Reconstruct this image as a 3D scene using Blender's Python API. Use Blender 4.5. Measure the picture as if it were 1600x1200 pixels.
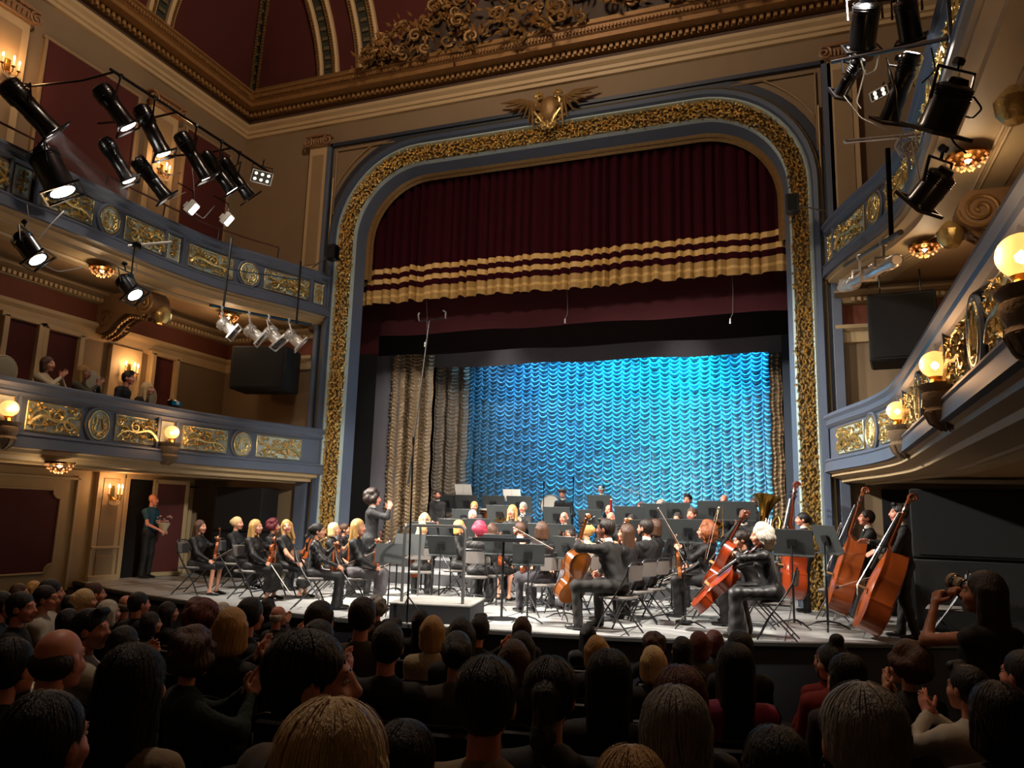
import bpy, math, random
import numpy as np
from mathutils import Vector, Matrix
PI=math.pi
random.seed(7); rng=np.random.default_rng(7)
for o in list(bpy.data.objects): bpy.data.objects.remove(o)
SC=bpy.context.scene; COL=SC.collection
# ---------------- camera ----------------
F=1199.0
_X=np.array([.93513775,-.03478322,-.35257271]); _Y=np.array([.35317309,.17028168,.91993093]); _Z=np.array([.02803852,-.98478133,.17152133])
EYE=np.array([0,0,1.41])
cd=bpy.data.cameras.new('camera'); cam=bpy.data.objects.new('camera',cd); COL.objects.link(cam)
cd.sensor_width=36; cd.lens=36*F/1600; cd.clip_start=.05; cd.clip_end=200
R3=np.array([_X,_Y,_Z])           # rows: world axes in camera axes (right, down, forward)
right=R3[:,0]; down=R3[:,1]; fwd=R3[:,2]
cam.matrix_world=Matrix([[right[i],-down[i],-fwd[i],EYE[i]] for i in range(3)]+[[0,0,0,1]])
SC.camera=cam
def at(px,py,x=None,y=None,z=None):   # photograph pixel -> point on a world plane
    r=R3@np.array([(px-800)/F,(py-600)/F,1.]); i,v=[(i,v) for i,v in enumerate((x,y,z)) if v is not None][0]
    return EYE+r*((v-EYE[i])/r[i])
def depth(p): return float(np.dot(np.array(p)-EYE,fwd))
# ---------------- exposure, world ----------------
SC.view_settings.view_transform='Standard'; SC.view_settings.look='None'; SC.view_settings.gamma=1; SC.view_settings.use_curve_mapping=False
SC.view_settings.exposure=0.14
w=bpy.data.worlds.new('world'); SC.world=w; w.use_nodes=True
w.node_tree.nodes['Background'].inputs[0].default_value=(1,.72,.5,1); w.node_tree.nodes['Background'].inputs[1].default_value=.008
def look(o,d):
    d=Vector(d).normalized(); o.rotation_euler=d.to_track_quat('-Z','Y').to_euler()
def light(name,kind,loc,to,power,color,size=.3,sy=None,cone=40,blend=.5):
    l=bpy.data.lights.new(name,kind); l.energy=power; l.color=color
    if kind=='AREA':
        l.size=size
        if sy: l.shape='RECTANGLE'; l.size_y=sy
    else: l.shadow_soft_size=size
    if kind=='SPOT': l.spot_size=math.radians(cone); l.spot_blend=blend
    o=bpy.data.objects.new(name,l); COL.objects.link(o); o.location=loc
    if to is not None: look(o,Vector(to)-Vector(loc))
    return o
WARM=(1,.78,.58); WHITE=(1,.92,.82)
# stage wash from the lamps on the balcony sides
light('stage_wash_left','SPOT',(-10.2,8.3,7.4),(-3.4,13.5,1.0),6400,WHITE,.25,cone=66,blend=.6)
light('stage_wash_left','SPOT',(-10.1,10.6,7.2),(-3.0,14.0,.8),5200,WHITE,.25,cone=66,blend=.6)
light('stage_wash_left','SPOT',(-9.4,9.0,6.2),(-7.5,12.5,.8),2200,WHITE,.25,cone=60,blend=.7)
light('stage_wash_right','SPOT',(.7,8.4,7.6),(-2.8,13.0,.8),5200,WHITE,.25,cone=56,blend=.6)
light('stage_wash_right','SPOT',(.9,6.0,6.0),(-6.9,12.4,.8),3600,WHITE,.25,cone=36,blend=.4)
for x in (-8,-6,-4,-2): light('stage_overhead','SPOT',(x,16.5,7.3),(x*.95-.2,13.2,0),620,WHITE,.15,cone=88,blend=.7)
for x in (-7.4,-2.6): light('stage_overhead','SPOT',(x,18.1,7.4),(x*.9-.4,15.6,0),330,WHITE,.15,cone=80,blend=.7)
light('added_front_fill','SPOT',(-8.5,2.0,9.5),(-5.5,14.4,4.2),1100,WHITE,.3,cone=52,blend=.8)  # added front fill to brighten the arch, no fixture modelled
light('added_front_fill','SPOT',(-1.2,2.0,9.5),(-4.0,14.4,4.2),1100,WHITE,.3,cone=52,blend=.8)  # second added front fill for the arch
light('added_drape_fill','SPOT',(.9,8.0,7.4),(-9.9,18.3,3.2),3200,WHITE,.2,cone=17,blend=.6)  # added spot that brightens the left champagne drape
# blue-green floods on the back curtain
for i,(x,c,p) in enumerate([(-8.3,(.12,.36,.6),110),(-7.1,(.08,.42,.8),230),(-5.9,(.05,.5,.9),330),(-4.7,(.03,.62,.95),430),(-3.5,(.02,.7,.95),420),(-2.5,(.02,.8,.95),520),(-1.3,(.03,.5,.95),330)]):
    light('curtain_flood','SPOT',(x,18.85,7.6),(x+.05,20,2.2),p*11,c,.2,cone=50,blend=1)
# added warm fill high over the stalls, brightens upper walls and ceiling
light('added_hall_fill','POINT',(-4.8,8.0,12.8),None,950,WARM,.6)
# ---------------- materials ----------------
def lin(h):
    if isinstance(h,(tuple,list)): return tuple(h)[:3]
    h=h.lstrip('#'); c=[int(h[i:i+2],16)/255 for i in (0,2,4)]
    return tuple(x/12.92 if x<=.04045 else ((x+.055)/1.055)**2.4 for x in c)
MATS={}
def mat(name,col,rough=.6,metal=0,var=.0,vs=6,bump=0,bs=40,stretch=None,emit=None,es=0,coat=0,sheen=0,trans=0,spec=None,alpha=1):
    if name in MATS: return MATS[name]
    m=bpy.data.materials.new(name); MATS[name]=m; m.use_nodes=True; nt=m.node_tree; b=nt.nodes['Principled BSDF']; c=lin(col)
    I=b.inputs; I['Base Color'].default_value=(*c,1); I['Roughness'].default_value=rough; I['Metallic'].default_value=metal
    if coat: I['Coat Weight'].default_value=coat; I['Coat Roughness'].default_value=.15
    if sheen: I['Sheen Weight'].default_value=sheen
    if trans: I['Transmission Weight'].default_value=trans
    if spec is not None: I['Specular IOR Level'].default_value=spec
    if emit: I['Emission Color'].default_value=(*lin(emit),1); I['Emission Strength'].default_value=es
    if var or bump:
        tc=nt.nodes.new('ShaderNodeTexCoord'); mp=nt.nodes.new('ShaderNodeMapping'); nt.links.new(tc.outputs['Object'],mp.inputs[0])
        if stretch: mp.inputs['Scale'].default_value=stretch
    if var:
        n=nt.nodes.new('ShaderNodeTexNoise'); n.inputs['Scale'].default_value=vs; n.inputs['Detail'].default_value=5; nt.links.new(mp.outputs[0],n.inputs[0])
        mx=nt.nodes.new('ShaderNodeMix'); mx.data_type='RGBA'; mx.inputs[6].default_value=(*[x*(1-var) for x in c],1); mx.inputs[7].default_value=(*[min(1,x*(1+var)) for x in c],1)
        nt.links.new(n.outputs[0],mx.inputs[0]); nt.links.new(mx.outputs[2],I['Base Color'])
    if bump:
        n=nt.nodes.new('ShaderNodeTexNoise'); n.inputs['Scale'].default_value=bs; n.inputs['Detail'].default_value=4; nt.links.new(mp.outputs[0],n.inputs[0])
        bp=nt.nodes.new('ShaderNodeBump'); bp.inputs['Strength'].default_value=bump; bp.inputs['Distance'].default_value=.02; nt.links.new(n.outputs[0],bp.inputs['Height']); nt.links.new(bp.outputs[0],I['Normal'])
    return m
gold=mat('gilding','#e2c480',.2,.85,var=.35,vs=30,bump=.3,bs=90)
golddark=mat('aged_gilding','#86673c',.45,.45,var=.3,vs=14,bump=.3,bs=60)
cream=mat('cream_paint','#b59d76',.55,var=.08,vs=3)
creamd=mat('tan_paint','#917a59',.65,var=.1,vs=3)
brown=mat('brown_wall_paint','#7e6a50',.75,var=.1,vs=2)
redwall=mat('dark_red_wallcloth','#4a1512',.85,var=.15,vs=5)
rust=mat('rust_wall_paint','#6b3520',.75,var=.12,vs=3)
blue=mat('slate_blue_paint','#535c6d',.5,var=.1,vs=5)
blued=mat('deep_blue_paint','#27303e',.55,var=.1,vs=5)
pale=mat('pale_blue_paint','#a3b2b0',.55,var=.1,vs=8)
black=mat('black_cloth','#060608',.95)
grayc=mat('charcoal_masking_cloth','#77747c',.9,var=.1)
velvet=mat('burgundy_velvet','#2b030b',.9,spec=.1,var=.2,vs=4)
tabgold=mat('gold_braid','#a07c42',.6,.1,var=.25,vs=25,bump=.4,bs=60)
blackm=mat('black_painted_metal','#08080a',.28,.3,coat=.3)
steel=mat('bare_steel','#9a9a9a',.3,.9)
chrome=mat('polished_aluminium','#c9c7c4',.22,1)
woodr=mat('polished_mahogany','#4a1a0c',.35,coat=.4,var=.3,vs=3,stretch=(1,1,8))
whitep=mat('white_enamel','#cfcabd',.4)
brass=mat('brass','#b8863a',.25,1)
# ---------------- object helpers ----------------
def link(o): COL.objects.link(o); return o
def tag(o,label=None,cat=None,group=None,kind=None):
    if label: o['label']=label
    if cat: o['category']=cat
    if group: o['group']=group
    if kind: o['kind']=kind
    return o
def empty(name,loc=(0,0,0),rz=0,label=None,cat=None,group=None,s=1):
    o=bpy.data.objects.new(name,None); o.empty_display_size=.1; link(o); o.location=loc; o.rotation_euler=(0,0,rz); o.scale=(s,s,s)
    return tag(o,label,cat,group)
def copy_tree(o,parent=None):
    c=o.copy(); COL.objects.link(c); c.parent=parent
    for ch in list(o.children): copy_tree(ch,c)
    return c
class G:
    def __init__(s): s.v=[]; s.f=[]; s.m=[]
    def add(s,v,f,m=0,T=None):
        v=np.asarray(v,float).reshape(-1,3)
        if T is not None:
            T=np.array(T); v=v@T[:3,:3].T+T[:3,3]
        b=len(s.v); s.v+=v.tolist(); s.f+=[tuple(i+b for i in q) for q in f]; s.m+=[m]*len(f); return s
    def box(s,c,d,m=0,R=None,T=None,bev=0):
        d=np.array(d)/2
        if bev:
            bb=min(bev,*(d*.9)); V=[]
            for z,k in ((-d[2],bb),(-d[2]+bb,0),(d[2]-bb,0),(d[2],bb)):
                x,y=d[0]-k,d[1]-k; q=bb*.5 if k==0 else 0
                V+= [(-x+q,-y,z),(x-q,-y,z),(x,-y+q,z),(x,y-q,z),(x-q,y,z),(-x+q,y,z),(-x,y-q,z),(-x,-y+q,z)]
            Fc=[tuple(range(7,-1,-1)),tuple(range(24,32))]
            for r in range(3):
                for i in range(8): Fc.append((r*8+i,r*8+(i+1)%8,r*8+8+(i+1)%8,r*8+8+i))
            V=np.array(V)
        else:
            V=np.array([(x,y,z) for z in (-d[2],d[2]) for x,y in ((-d[0],-d[1]),(d[0],-d[1]),(d[0],d[1]),(-d[0],d[1]))])
            Fc=[(3,2,1,0),(4,5,6,7),(0,1,5,4),(1,2,6,5),(2,3,7,6),(3,0,4,7)]
        if R is not None: V=V@np.array(R).T
        return s.add(V+np.array(c),Fc,m,T)
    def tube(s,pts,r,n=8,m=0,caps=True,T=None,closed=False):
        P=np.array(pts,float); k=len(P); r=np.broadcast_to(np.array(r,float),(k,))
        t=np.gradient(P,axis=0) if not closed else np.roll(P,-1,0)-np.roll(P,1,0)
        t/=np.linalg.norm(t,axis=1)[:,None]+1e-12
        a=np.array([0,0,1.]) if abs(t[0][2])<.9 else np.array([1.,0,0]); V=[]; u=np.cross(t[0],a); u/=np.linalg.norm(u)
        for i in range(k):
            u=u-t[i]*u.dot(t[i]); u/=np.linalg.norm(u)+1e-12; w_=np.cross(t[i],u)
            for j in range(n):
                q=2*PI*j/n; V.append(P[i]+r[i]*(math.cos(q)*u+math.sin(q)*w_))
        Fc=[]; 
        for i in range(k if closed else k-1):
            i2=(i+1)%k
            for j in range(n): Fc.append((i*n+j,i*n+(j+1)%n,i2*n+(j+1)%n,i2*n+j))
        if caps and not closed: Fc+=[tuple(range(n-1,-1,-1)),tuple((k-1)*n+j for j in range(n))]
        return s.add(V,Fc,m,T)
    def lathe(s,prof,n=16,m=0,T=None,a0=0,a1=2*PI):
        k=len(prof); full=abs(a1-a0-2*PI)<1e-6; nn=n if full else n+1
        V=[(r*math.cos(a0+(a1-a0)*j/n),r*math.sin(a0+(a1-a0)*j/n),z) for r,z in prof for j in range(nn)]
        Fc=[]
        for i in range(k-1):
            for j in range(n):
                j2=(j+1)%nn; Fc.append((i*nn+j,i*nn+j2,(i+1)*nn+j2,(i+1)*nn+j))
        return s.add(V,Fc,m,T)
    def grid(s,P,m=0,flip=False,wrap=False):   # P: (a,b,3)
        P=np.array(P,float); a,b=P.shape[:2]; Fc=[]
        for i in range(a-1):
            for j in range(b if wrap else b-1):
                q=(i*b+j,(i+1)*b+j,(i+1)*b+(j+1)%b,i*b+(j+1)%b); Fc.append(q[::-1] if flip else q)
        return s.add(P.reshape(-1,3),Fc,m)
    def prism(s,poly,a,b,fn,m=0):   # poly 2d points; fn(u,v,w)->xyz
        k=len(poly); V=[fn(u,v,a) for u,v in poly]+[fn(u,v,b) for u,v in poly]
        return s.add(V,[tuple(range(k)),tuple(range(2*k-1,k-1,-1))]+[(i,(i+1)%k+0,k+(i+1)%k,k+i)[::-1] for i in range(k)],m)
    def mesh(s,name,smooth=35):
        me=bpy.data.meshes.new(name); me.from_pydata(s.v,[],s.f); me.polygons.foreach_set('material_index',s.m)
        if smooth:
            me.polygons.foreach_set('use_smooth',[True]*len(s.f)); me.set_sharp_from_angle(angle=math.radians(smooth))
        me.update(); return me
    def build(s,name,mats,parent=None,smooth=35,kind=None,label=None,loc=None):
        me=s.mesh(name,smooth)
        for q in (mats if isinstance(mats,(list,tuple)) else [mats]): me.materials.append(q)
        o=link(bpy.data.objects.new(name,me)); o.parent=parent
        if loc is not None: o.location=loc
        if kind: o['kind']=kind
        if label: o['label']=label
        return o
def obj(name,me,mats,parent=None,T=None):
    o=link(bpy.data.objects.new(name,me)); o.parent=parent
    while len(me.materials)<len(mats): me.materials.append(None)
    for i,q in enumerate(mats): o.material_slots[i].link='OBJECT'; o.material_slots[i].material=q
    if T is not None: o.matrix_local=Matrix(T)
    return o
def frame(o,yd,zd):   # 4x4 with +Y along yd, +Z near zd
    y=np.array(yd,float); y/=np.linalg.norm(y); x=np.cross(y,np.array(zd,float)); x/=np.linalg.norm(x); z=np.cross(x,y)
    T=np.eye(4); T[:3,0]=x; T[:3,1]=y; T[:3,2]=z; T[:3,3]=o; return T
def zframe(o,zd,up=(0,0,1)):
    z=np.array(zd,float); z/=np.linalg.norm(z); a=np.array(up,float)
    if abs(z.dot(a))>.95: a=np.array([0,1.,0])
    x=np.cross(a,z); x/=np.linalg.norm(x); y=np.cross(z,x); T=np.eye(4); T[:3,0]=x; T[:3,1]=y; T[:3,2]=z; T[:3,3]=o; return T
def spiral(c,r0,r1,turns,a0,n=26,dirn=1):
    return [(c[0]+(r0+(r1-r0)*t)*math.cos(a0+dirn*2*PI*turns*t),c[1]+(r0+(r1-r0)*t)*math.sin(a0+dirn*2*PI*turns*t)) for t in np.linspace(0,1,n)]
# ================= THE HALL =================
XC=-4.855; PY=14.45; XL=-12.9; XR=3.3
def arch(o,n=14,k=10,z0=0.0):
    W=5.085+o; T=9.68+o; Rr=2.0+o; L=[]
    for z in np.linspace(z0,T-Rr,k): L.append((XC-W,z))
    for a in np.linspace(0,PI/2,n)[1:]: L.append((XC-W+Rr-Rr*math.cos(a),T-Rr+Rr*math.sin(a)))
    for x in np.linspace(XC-W+Rr,XC+W-Rr,k)[1:]: L.append((x,T))
    for a in np.linspace(0,PI/2,n)[1:]: L.append((XC+W-Rr+Rr*math.sin(a),T-Rr+Rr*math.cos(a)))
    for z in np.linspace(T-Rr,z0,k)[1:]: L.append((XC+W,z))
    return L
def band(g,prof,m=0):
    P=[[(x,y,z) for x,z in arch(o)] for o,y in prof]; g.grid(P,m)
# front wall: from arch to outer rectangle
inn=arch(.3); out=[]
for x,z in inn:
    if z<7.0: out.append((-13.2 if x<XC else 3.6,z))
    else:
        dx,dz=x-XC,z-6.0; s=min((8.4/abs(dx)) if abs(dx)>.01 else 99,(6.2/dz) if dz>.01 else 99); out.append((XC+dx*s,6.0+dz*s))
g=G(); g.grid([[(x,PY,z) for x,z in inn],[(x,PY,z) for x,z in out],[(x,PY+.5,z) for x,z in out],[(x,PY+.5,z) for x,z in inn],[(x,PY,z) for x,z in inn]])
g.build('wall_front',[brown],kind='structure',smooth=20)
for n_,x in (('wall_left',XL-.15),('wall_right',XR+.15)):
    G().box((x,5,6.3),(.3,19,15.2)).build(n_,[brown if n_=='wall_left' else creamd],kind='structure')
G().box((XC,-4.6,6.3),(17,.3,15.2)).build('wall_back',[brown],kind='structure')
# auditorium floor (raked)
def rake(y): return -.19-.085*max(y,-4) if y<8.4 else -.904
g=G(); ys=[-4.6,0,4,8.4,9.3,11.4]; g.grid([[(x,y,rake(y)) for y in ys] for x in (-13,3.5)],flip=True); g.grid([[(x,y,rake(y)-.3) for y in ys] for x in (-13,3.5)])
g.build('floor',[mat('dark_stalls_carpet','#150c0c',.95,var=.2)],kind='structure')
# proscenium arch
pa=empty('proscenium_arch',(0,0,0),0,'great round-cornered proscenium arch with gilded leaf band around the stage','arch')
for nm,prof,mt in (('reveal',[(-.42,14.95),(-.375,14.80),(-.33,14.66)],blue),
    ('inner_fillet',[(-.33,14.66),(-.315,14.61),(-.29,14.57),(-.275,14.60)],pale),('leaf_ground',[(-.28,14.60),(0,14.47)],mat('band_ground_shadow','#4a3818',.6,var=.3,vs=10)),  # leaf ground darkened to paint the shadow between the leaves
    ('outer_fillet',[(0,14.48),(0,14.44),(.03,14.38),(.07,14.40)],pale),('outer_moulding',[(.07,14.40),(.10,14.33),(.18,14.31),(.22,14.38)],mat('arch_blue','#3b475c',.5,var=.1)),('gilt_line',[(.22,14.38),(.235,14.345),(.25,14.38)],gold),('outer_border',[(.25,14.38),(.27,14.42),(.42,14.42),(.44,14.45)],blued)):
    g=G(); band(g,prof); g.build(nm,[mt],pa,smooth=30)
path=np.array(arch(-.14,24,60)); seg=np.r_[0,np.cumsum(np.linalg.norm(np.diff(path,axis=0),axis=1))]
def leafmesh(g,c,ang,L,Wd,fn):
    ca,sa=math.cos(ang),math.sin(ang); h=.06
    P=[(0,0,.0),(L*.35,Wd/2,0.004),(L,0,.012),(L*.35,-Wd/2,.004),(L*.45,0,h)]
    g.add([fn(c[0]+u*ca-v*sa,c[1]+u*sa+v*ca,w_) for u,v,w_ in P],[(0,1,4),(1,2,4),(2,3,4),(3,0,4)])
g=G(); s=0.0
while s<seg[-1]:
    x=np.interp(s,seg,path[:,0]); z=np.interp(s,seg,path[:,1]); i=min(np.searchsorted(seg,s),len(seg)-1); i=max(i,1)
    t=path[i]-path[i-1]; t/=np.linalg.norm(t); n_=np.array([-t[1],t[0]]); a0=math.atan2(t[1],t[0])
    for q in np.linspace(-.12,.12,5):
        qq=q+random.uniform(-.02,.02); a=a0+(.5 if int(s/.05)%2 else -.5)+random.uniform(-.5,.5)
        leafmesh(g,(x+n_[0]*qq+random.uniform(-.02,.02),z+n_[1]*qq+random.uniform(-.02,.02)),a,random.uniform(.085,.12),random.uniform(.042,.058),lambda u,v,w_,q_=q:(u,14.500-q_*.464-w_,v))
    s+=.042
g.build('gilded_leaves',[gold],pa,smooth=0,kind='stuff')
g=G(); pts=[i for i,(x,z) in enumerate(arch(-.42)) if z>6.4]; g.grid([[(arch(o)[i][0],y,arch(o)[i][1]) for i in pts] for o,y in ((-.54,15.07),(-.50,15.01),(-.47,15.02),(-.42,14.95))]); g.build('inner_bead',[golddark],pa,smooth=30)
# rectangular outer surround of the arch and spandrel panels
g=G()
for x in (-10.3,.58): g.box((x,14.42,5.05),(.06,.08,10.1))
g.box((XC,14.42,10.06),(10.94,.08,.08)); g.build('surround_fillet',[blued],pa)
g=G()
for x in (-10.2,.48): G().tube([(x,14.40,.0),(x,14.40,9.2)],.02,6).build('gilt_pipe',[mat('gilt_pipe','#9c8258',.4,.3)],pa)
g=G()
for sg in (-1,1):
    xo=XC+sg*5.3; L=[(xo,14.42,9.9),(xo-sg*1.55,14.42,9.9)]+[(XC+sg*(5.085+.42)-sg*(2.42)+sg*(2.56)*math.sin(a),14.42,9.68+.42-2.42+2.56*math.cos(a)) for a in np.linspace(.52,1.22,8)]+[(xo,14.42,8.3)]
    L=[p for p in L if abs(p[0]-XC)<=5.32]
    G().tube(L,.02,6,closed=True).build('spandrel_moulding',[creamd],pa)
# winged cartouche over the arch
ca=empty('cartouche',(-4.83,14.34,10.0),0,'winged gilt cartouche with small shield above the middle of the arch','ornament')
g=G(); g.lathe([(.0,.12),(.12,.11),(.2,.06),(.24,0)],20,T=np.array([[1,0,0,0],[0,0,-1,0],[0,1.35,0,.0],[0,0,0,1]])); g.build('shield',[golddark],ca)
g=G(); 
for sg in (-1,1):
    for k in range(7):
        a=.15+.16*k; L=.95-.09*k; g.tube([(sg*.15,-.03,.1-.02*k),(sg*(.15+L*.5*math.cos(a*.5)),-.12,.1+.22*math.sin(a+.6)-.05*k),(sg*(.15+L*math.cos(a)),-.05,.28+.10*math.sin(a*2)-.13*k)],[.05,.055,.015],6)
g.build('wing',[golddark],ca,kind='stuff')
g=G()
for sg in (-1,1):
    for (cx,cz,r) in ((.22,-.22,.14),(.2,.3,.1),(.08,-.4,.1)):
        g.tube([(sg*p[0],-.06,p[1]) for p in spiral((cx,cz),r,.02,1.4,0 if sg>0 else 0)],.028,6)
    g.tube([(sg*.05,-.05,-.4),(sg*.15,-.1,-.25),(sg*.3,-.1,-.05),(sg*.24,-.08,.2)],.035,6)
g.tube([(0,-.05,-.45),(0,-.12,-.3)],[.06,.03],8)
g.build('scroll_frame',[gold],ca)
# ---------------- entablature and cornice ----------------
def ring(g,prof,m=0,segs='LFR',y0=-3.0,fx0=None):
    rows=[]
    for p,z in prof:
        r=[]
        if 'L' in segs: r+=[(XL+p,y0,z)]
        r+=[(XL+p,PY-p,z),(XR-p,PY-p,z)]
        if 'R' in segs: r+=[(XR-p,y0,z)]
        rows.append(r)
    g.grid(rows,m)
en=empty('entablature',(0,0,0),0,'deep brown and gilt cornice running under the ceiling around the hall','cornice')
for nm,prof,mt in (('architrave',[(0,10.6),(.06,10.62),(.06,10.7),(.10,10.72),(.10,10.80),(.17,10.86),(.19,10.92),(.0,10.94)],cream),
    ('frieze',[(.02,10.94),(.02,11.12)],mat('frieze_shadow_brown','#4b3626',.7,var=.1)),  # dark brown paints in the shadow under the cornice overhang
    ('bed_moulding',[(.02,11.12),(.12,11.13),(.12,11.24),(.22,11.26)],golddark),
    ('corona',[(.22,11.26),(.40,11.26),(.40,11.36),(.46,11.38),(.50,11.50),(.55,11.52),(.55,11.56),(.0,11.6)],mat('cornice_gilt','#8a6438',.5,.25,var=.25,vs=9))):
    g=G(); ring(g,prof); g.build(nm,[mt],en,smooth=20)
g=G(); z=11.19
for x in np.arange(XL+.2,XR-.2,.13): g.box((x,PY-.155,z),(.07,.07,.1))
for y in np.arange(0,PY-.2,.13): g.box((XL+.155,y,z),(.07,.07,.1)); 
for y in np.arange(6,PY-.2,.13): g.box((XR-.155,y,z),(.07,.07,.1))
g.build('dentils',[mat('dentil_gilt','#9a7444',.5,.2)],en,smooth=0,kind='stuff')
g=G()
for x in np.arange(XL+.6,XR-.6,.075): g.box((x,PY-.50,11.43),(.045,.05,.07))
for y in np.arange(5,PY-.6,.075): g.box((XL+.50,y,11.43),(.05,.045,.07))
g.build('egg_and_dart',[mat('cornice_gilt','#8a6438',.5)],en,smooth=0,kind='stuff')
# ---------------- pilasters ----------------
def pilaster(x,y,wd,z0,z1,face,label,cap=True,body=cream):
    # face 'F' faces the audience, 'L' sits on the left wall and faces right
    t=empty('pilaster',(x,y,z0),0 if face=='F' else PI/2,label,'pilaster'); h=z1-z0
    G().box((0,-.06,h/2),(wd,.12,h),bev=.01).build('shaft',[body],t)
    G().box((0,-.125,h/2),(wd*.62,.02,h*.86),bev=.008).build('raised_panel',[creamd if body is cream else body],t)
    if cap:
        c=G(); c.box((0,-.1,h+.24),(wd*1.3,.28,.07),bev=.02); c.box((0,-.08,h+.1),(wd*1.05,.2,.2)); c.box((0,-.09,h+.0),(wd*1.12,.2,.05),bev=.02)
        for sg in (-1,1):
            c.tube([(sg*wd*.55+p[0],-.2,h+.1+p[1]) for p in spiral((0,0),.13,.02,1.6,PI/2,22,sg)],.025,6)
        for k in range(6): c.tube([((k-2.5)*wd*.13,-.19,h+.02),((k-2.5)*wd*.13,-.22,h+.12)],[.02,.03],6)
        c.build('ionic_capital',[mat('capital_paint','#8c6a4a',.5,.1,var=.2,vs=12)],t)
    return t
pilaster(-10.62,PY,.5,6.85,10.05,'F','tall cream pilaster left of the gilded stage arch, under scroll capital')
pilaster(.9,PY,.5,6.85,10.05,'F','tall cream pilaster right of the gilded stage arch behind spotlights')
pilaster(XL,11.75,.75,6.8,9.95,'L','cream wall pilaster between two dark red panels, upper left gallery')
pilaster(XL,8.2,.75,6.8,9.95,'L','cream wall pilaster at the far left edge of the upper gallery')
# pedestal strips beside the arch below the lower balconies
g=G(); g.box((-10.45,14.4,1.05),(.25,.14,2.1),bev=.01); g.build('trim_1',[blue],kind='structure')
g=G(); g.box((.64,14.4,5.0),(.16,.14,10.0),bev=.01); g.build('trim_2',[blue],kind='structure')
g=G(); g.box((-10.33,14.4,5.0),(.1,.16,10.0),bev=.01); g.build('trim_3',[blue],kind='structure')
# ---------------- upper gallery left wall ----------------
def wallpanel(y0,y1,z0,z1,label,mt=redwall,fr=creamd,x=XL,notch=0,sx=1):
    t=empty('wall_panel',(x,(y0+y1)/2,z0),0,label,'panel'); w_=(y1-y0)/2; h=z1-z0
    if notch:
        P=[]
        for cy,cz,a in ((-w_,0,0),(w_,0,1),(w_,h,2),(-w_,h,3)):
            sy=1 if cy<0 else -1; sz=1 if cz==0 else -1
            A=[(cy+sy*notch*math.cos(q),cz+sz*notch*math.sin(q)) for q in np.linspace(0,PI/2,7)]
            P+= A if a in (1,3) else A[::-1]
        # order: start bottom-left going right
        g=G(); g.prism(P,0,.03,lambda u,v,w2:(sx*(.01+w2),u,v)); g.build('cloth',[mt],t,smooth=0)
        G().tube([(sx*.045,u,v) for u,v in P],.02,6,closed=True).build('moulding',[cream],t)
    else:
        G().box((sx*.02,0,h/2),(.04,2*w_,h)).build('cloth',[mt],t)
        g=G(); 
        for c,d in (((0,0),(2*w_+.12,.06)),((0,h),(2*w_+.12,.06)),((-w_,h/2),(.06,h)),((w_,h/2),(.06,h))): g.box((sx*.03,c[0],c[1]),(.07,d[0],d[1]),bev=.012)
        g.build('moulding',[fr],t)
    return t
wallpanel(8.95,11.1,7.0,9.95,'tall dark red cloth panel behind the spotlights on the upper left wall')
wallpanel(12.45,13.9,7.0,9.95,'narrow dark red cloth panel nearest the corner, upper left wall')
wallpanel(4.5,7.4,7.0,9.95,'dark red cloth panel furthest toward the viewer, upper left wall')
# lower gallery: cornice band, rust band, dentils along left + front flanks
bd=empty('gallery_cornice',(0,0,0),0,'cream band and rust frieze running behind the lower balcony','cornice')
def flank(g,prof,m=0):
    g.grid([[(XL+p,-3,z),(XL+p,PY-p,z),(-10.4,PY-p,z)] for p,z in prof],m); g.grid([[(.6,PY-p,z),(XR-p,PY-p,z),(XR-p,-3,z)] for p,z in prof],m)
for nm,prof,mt in (('cream_band',[(0,4.6),(.04,4.62),(.05,4.8),(.12,4.86),(.14,4.92),(.0,4.94)],cream),('rust_frieze',[(.015,4.94),(.015,5.42)],rust),('dentil_bed',[(.02,5.3),(.10,5.32),(.12,5.42),(.3,5.46),(.3,5.5)],creamd)):
    g=G(); flank(g,prof); g.build(nm,[mt],bd,smooth=20)
g=G()
for y in np.arange(4,14.3,.1): g.box((XL+.14,y,5.37),(.06,.055,.07))
for x in list(np.arange(-12.7,-10.5,.1))+list(np.arange(.9,3.2,.1)): g.box((x,PY-.14,5.37),(.055,.06,.07))
g.build('dentils',[cream],bd,smooth=0,kind='stuff')
def door(nm,y0,y1,z0,z1,lab,leaf=redwall,x=XL):
    d=empty(nm,(x,(y0+y1)/2,z0)); d['kind']='structure'; w_=(y1-y0)/2; h=z1-z0
    G().box((.05,0,h/2),(.04,2*w_,h)).build('door_leaf',[leaf],d)
    g=G(); g.box((.08,-w_-.05,h/2),(.16,.1,h+.1),bev=.012); g.box((.08,w_+.05,h/2),(.16,.1,h+.1),bev=.012); g.box((.08,0,h+.05),(.16,2*w_+.3,.1),bev=.012); g.build('door_frame',[cream],d)
    G().tube([(.09,w_-.12,h*.45),(.15,w_-.12,h*.45),(.15,w_-.22,h*.45)],.012,6).build('door_handle',[brass],d)
    return d
door('door_1',8.95,9.5,2.35,4.58,''); door('door_2',9.7,10.35,2.35,4.55,''); door('door_3',12.2,12.75,2.35,4.58,'')
door('door_4',7.0,7.9,2.35,4.58,'')
G().box((XL+.05,11.5,3.5),(.1,.75,2.2),bev=.01).build('trim_4',[cream],kind='structure')
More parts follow.
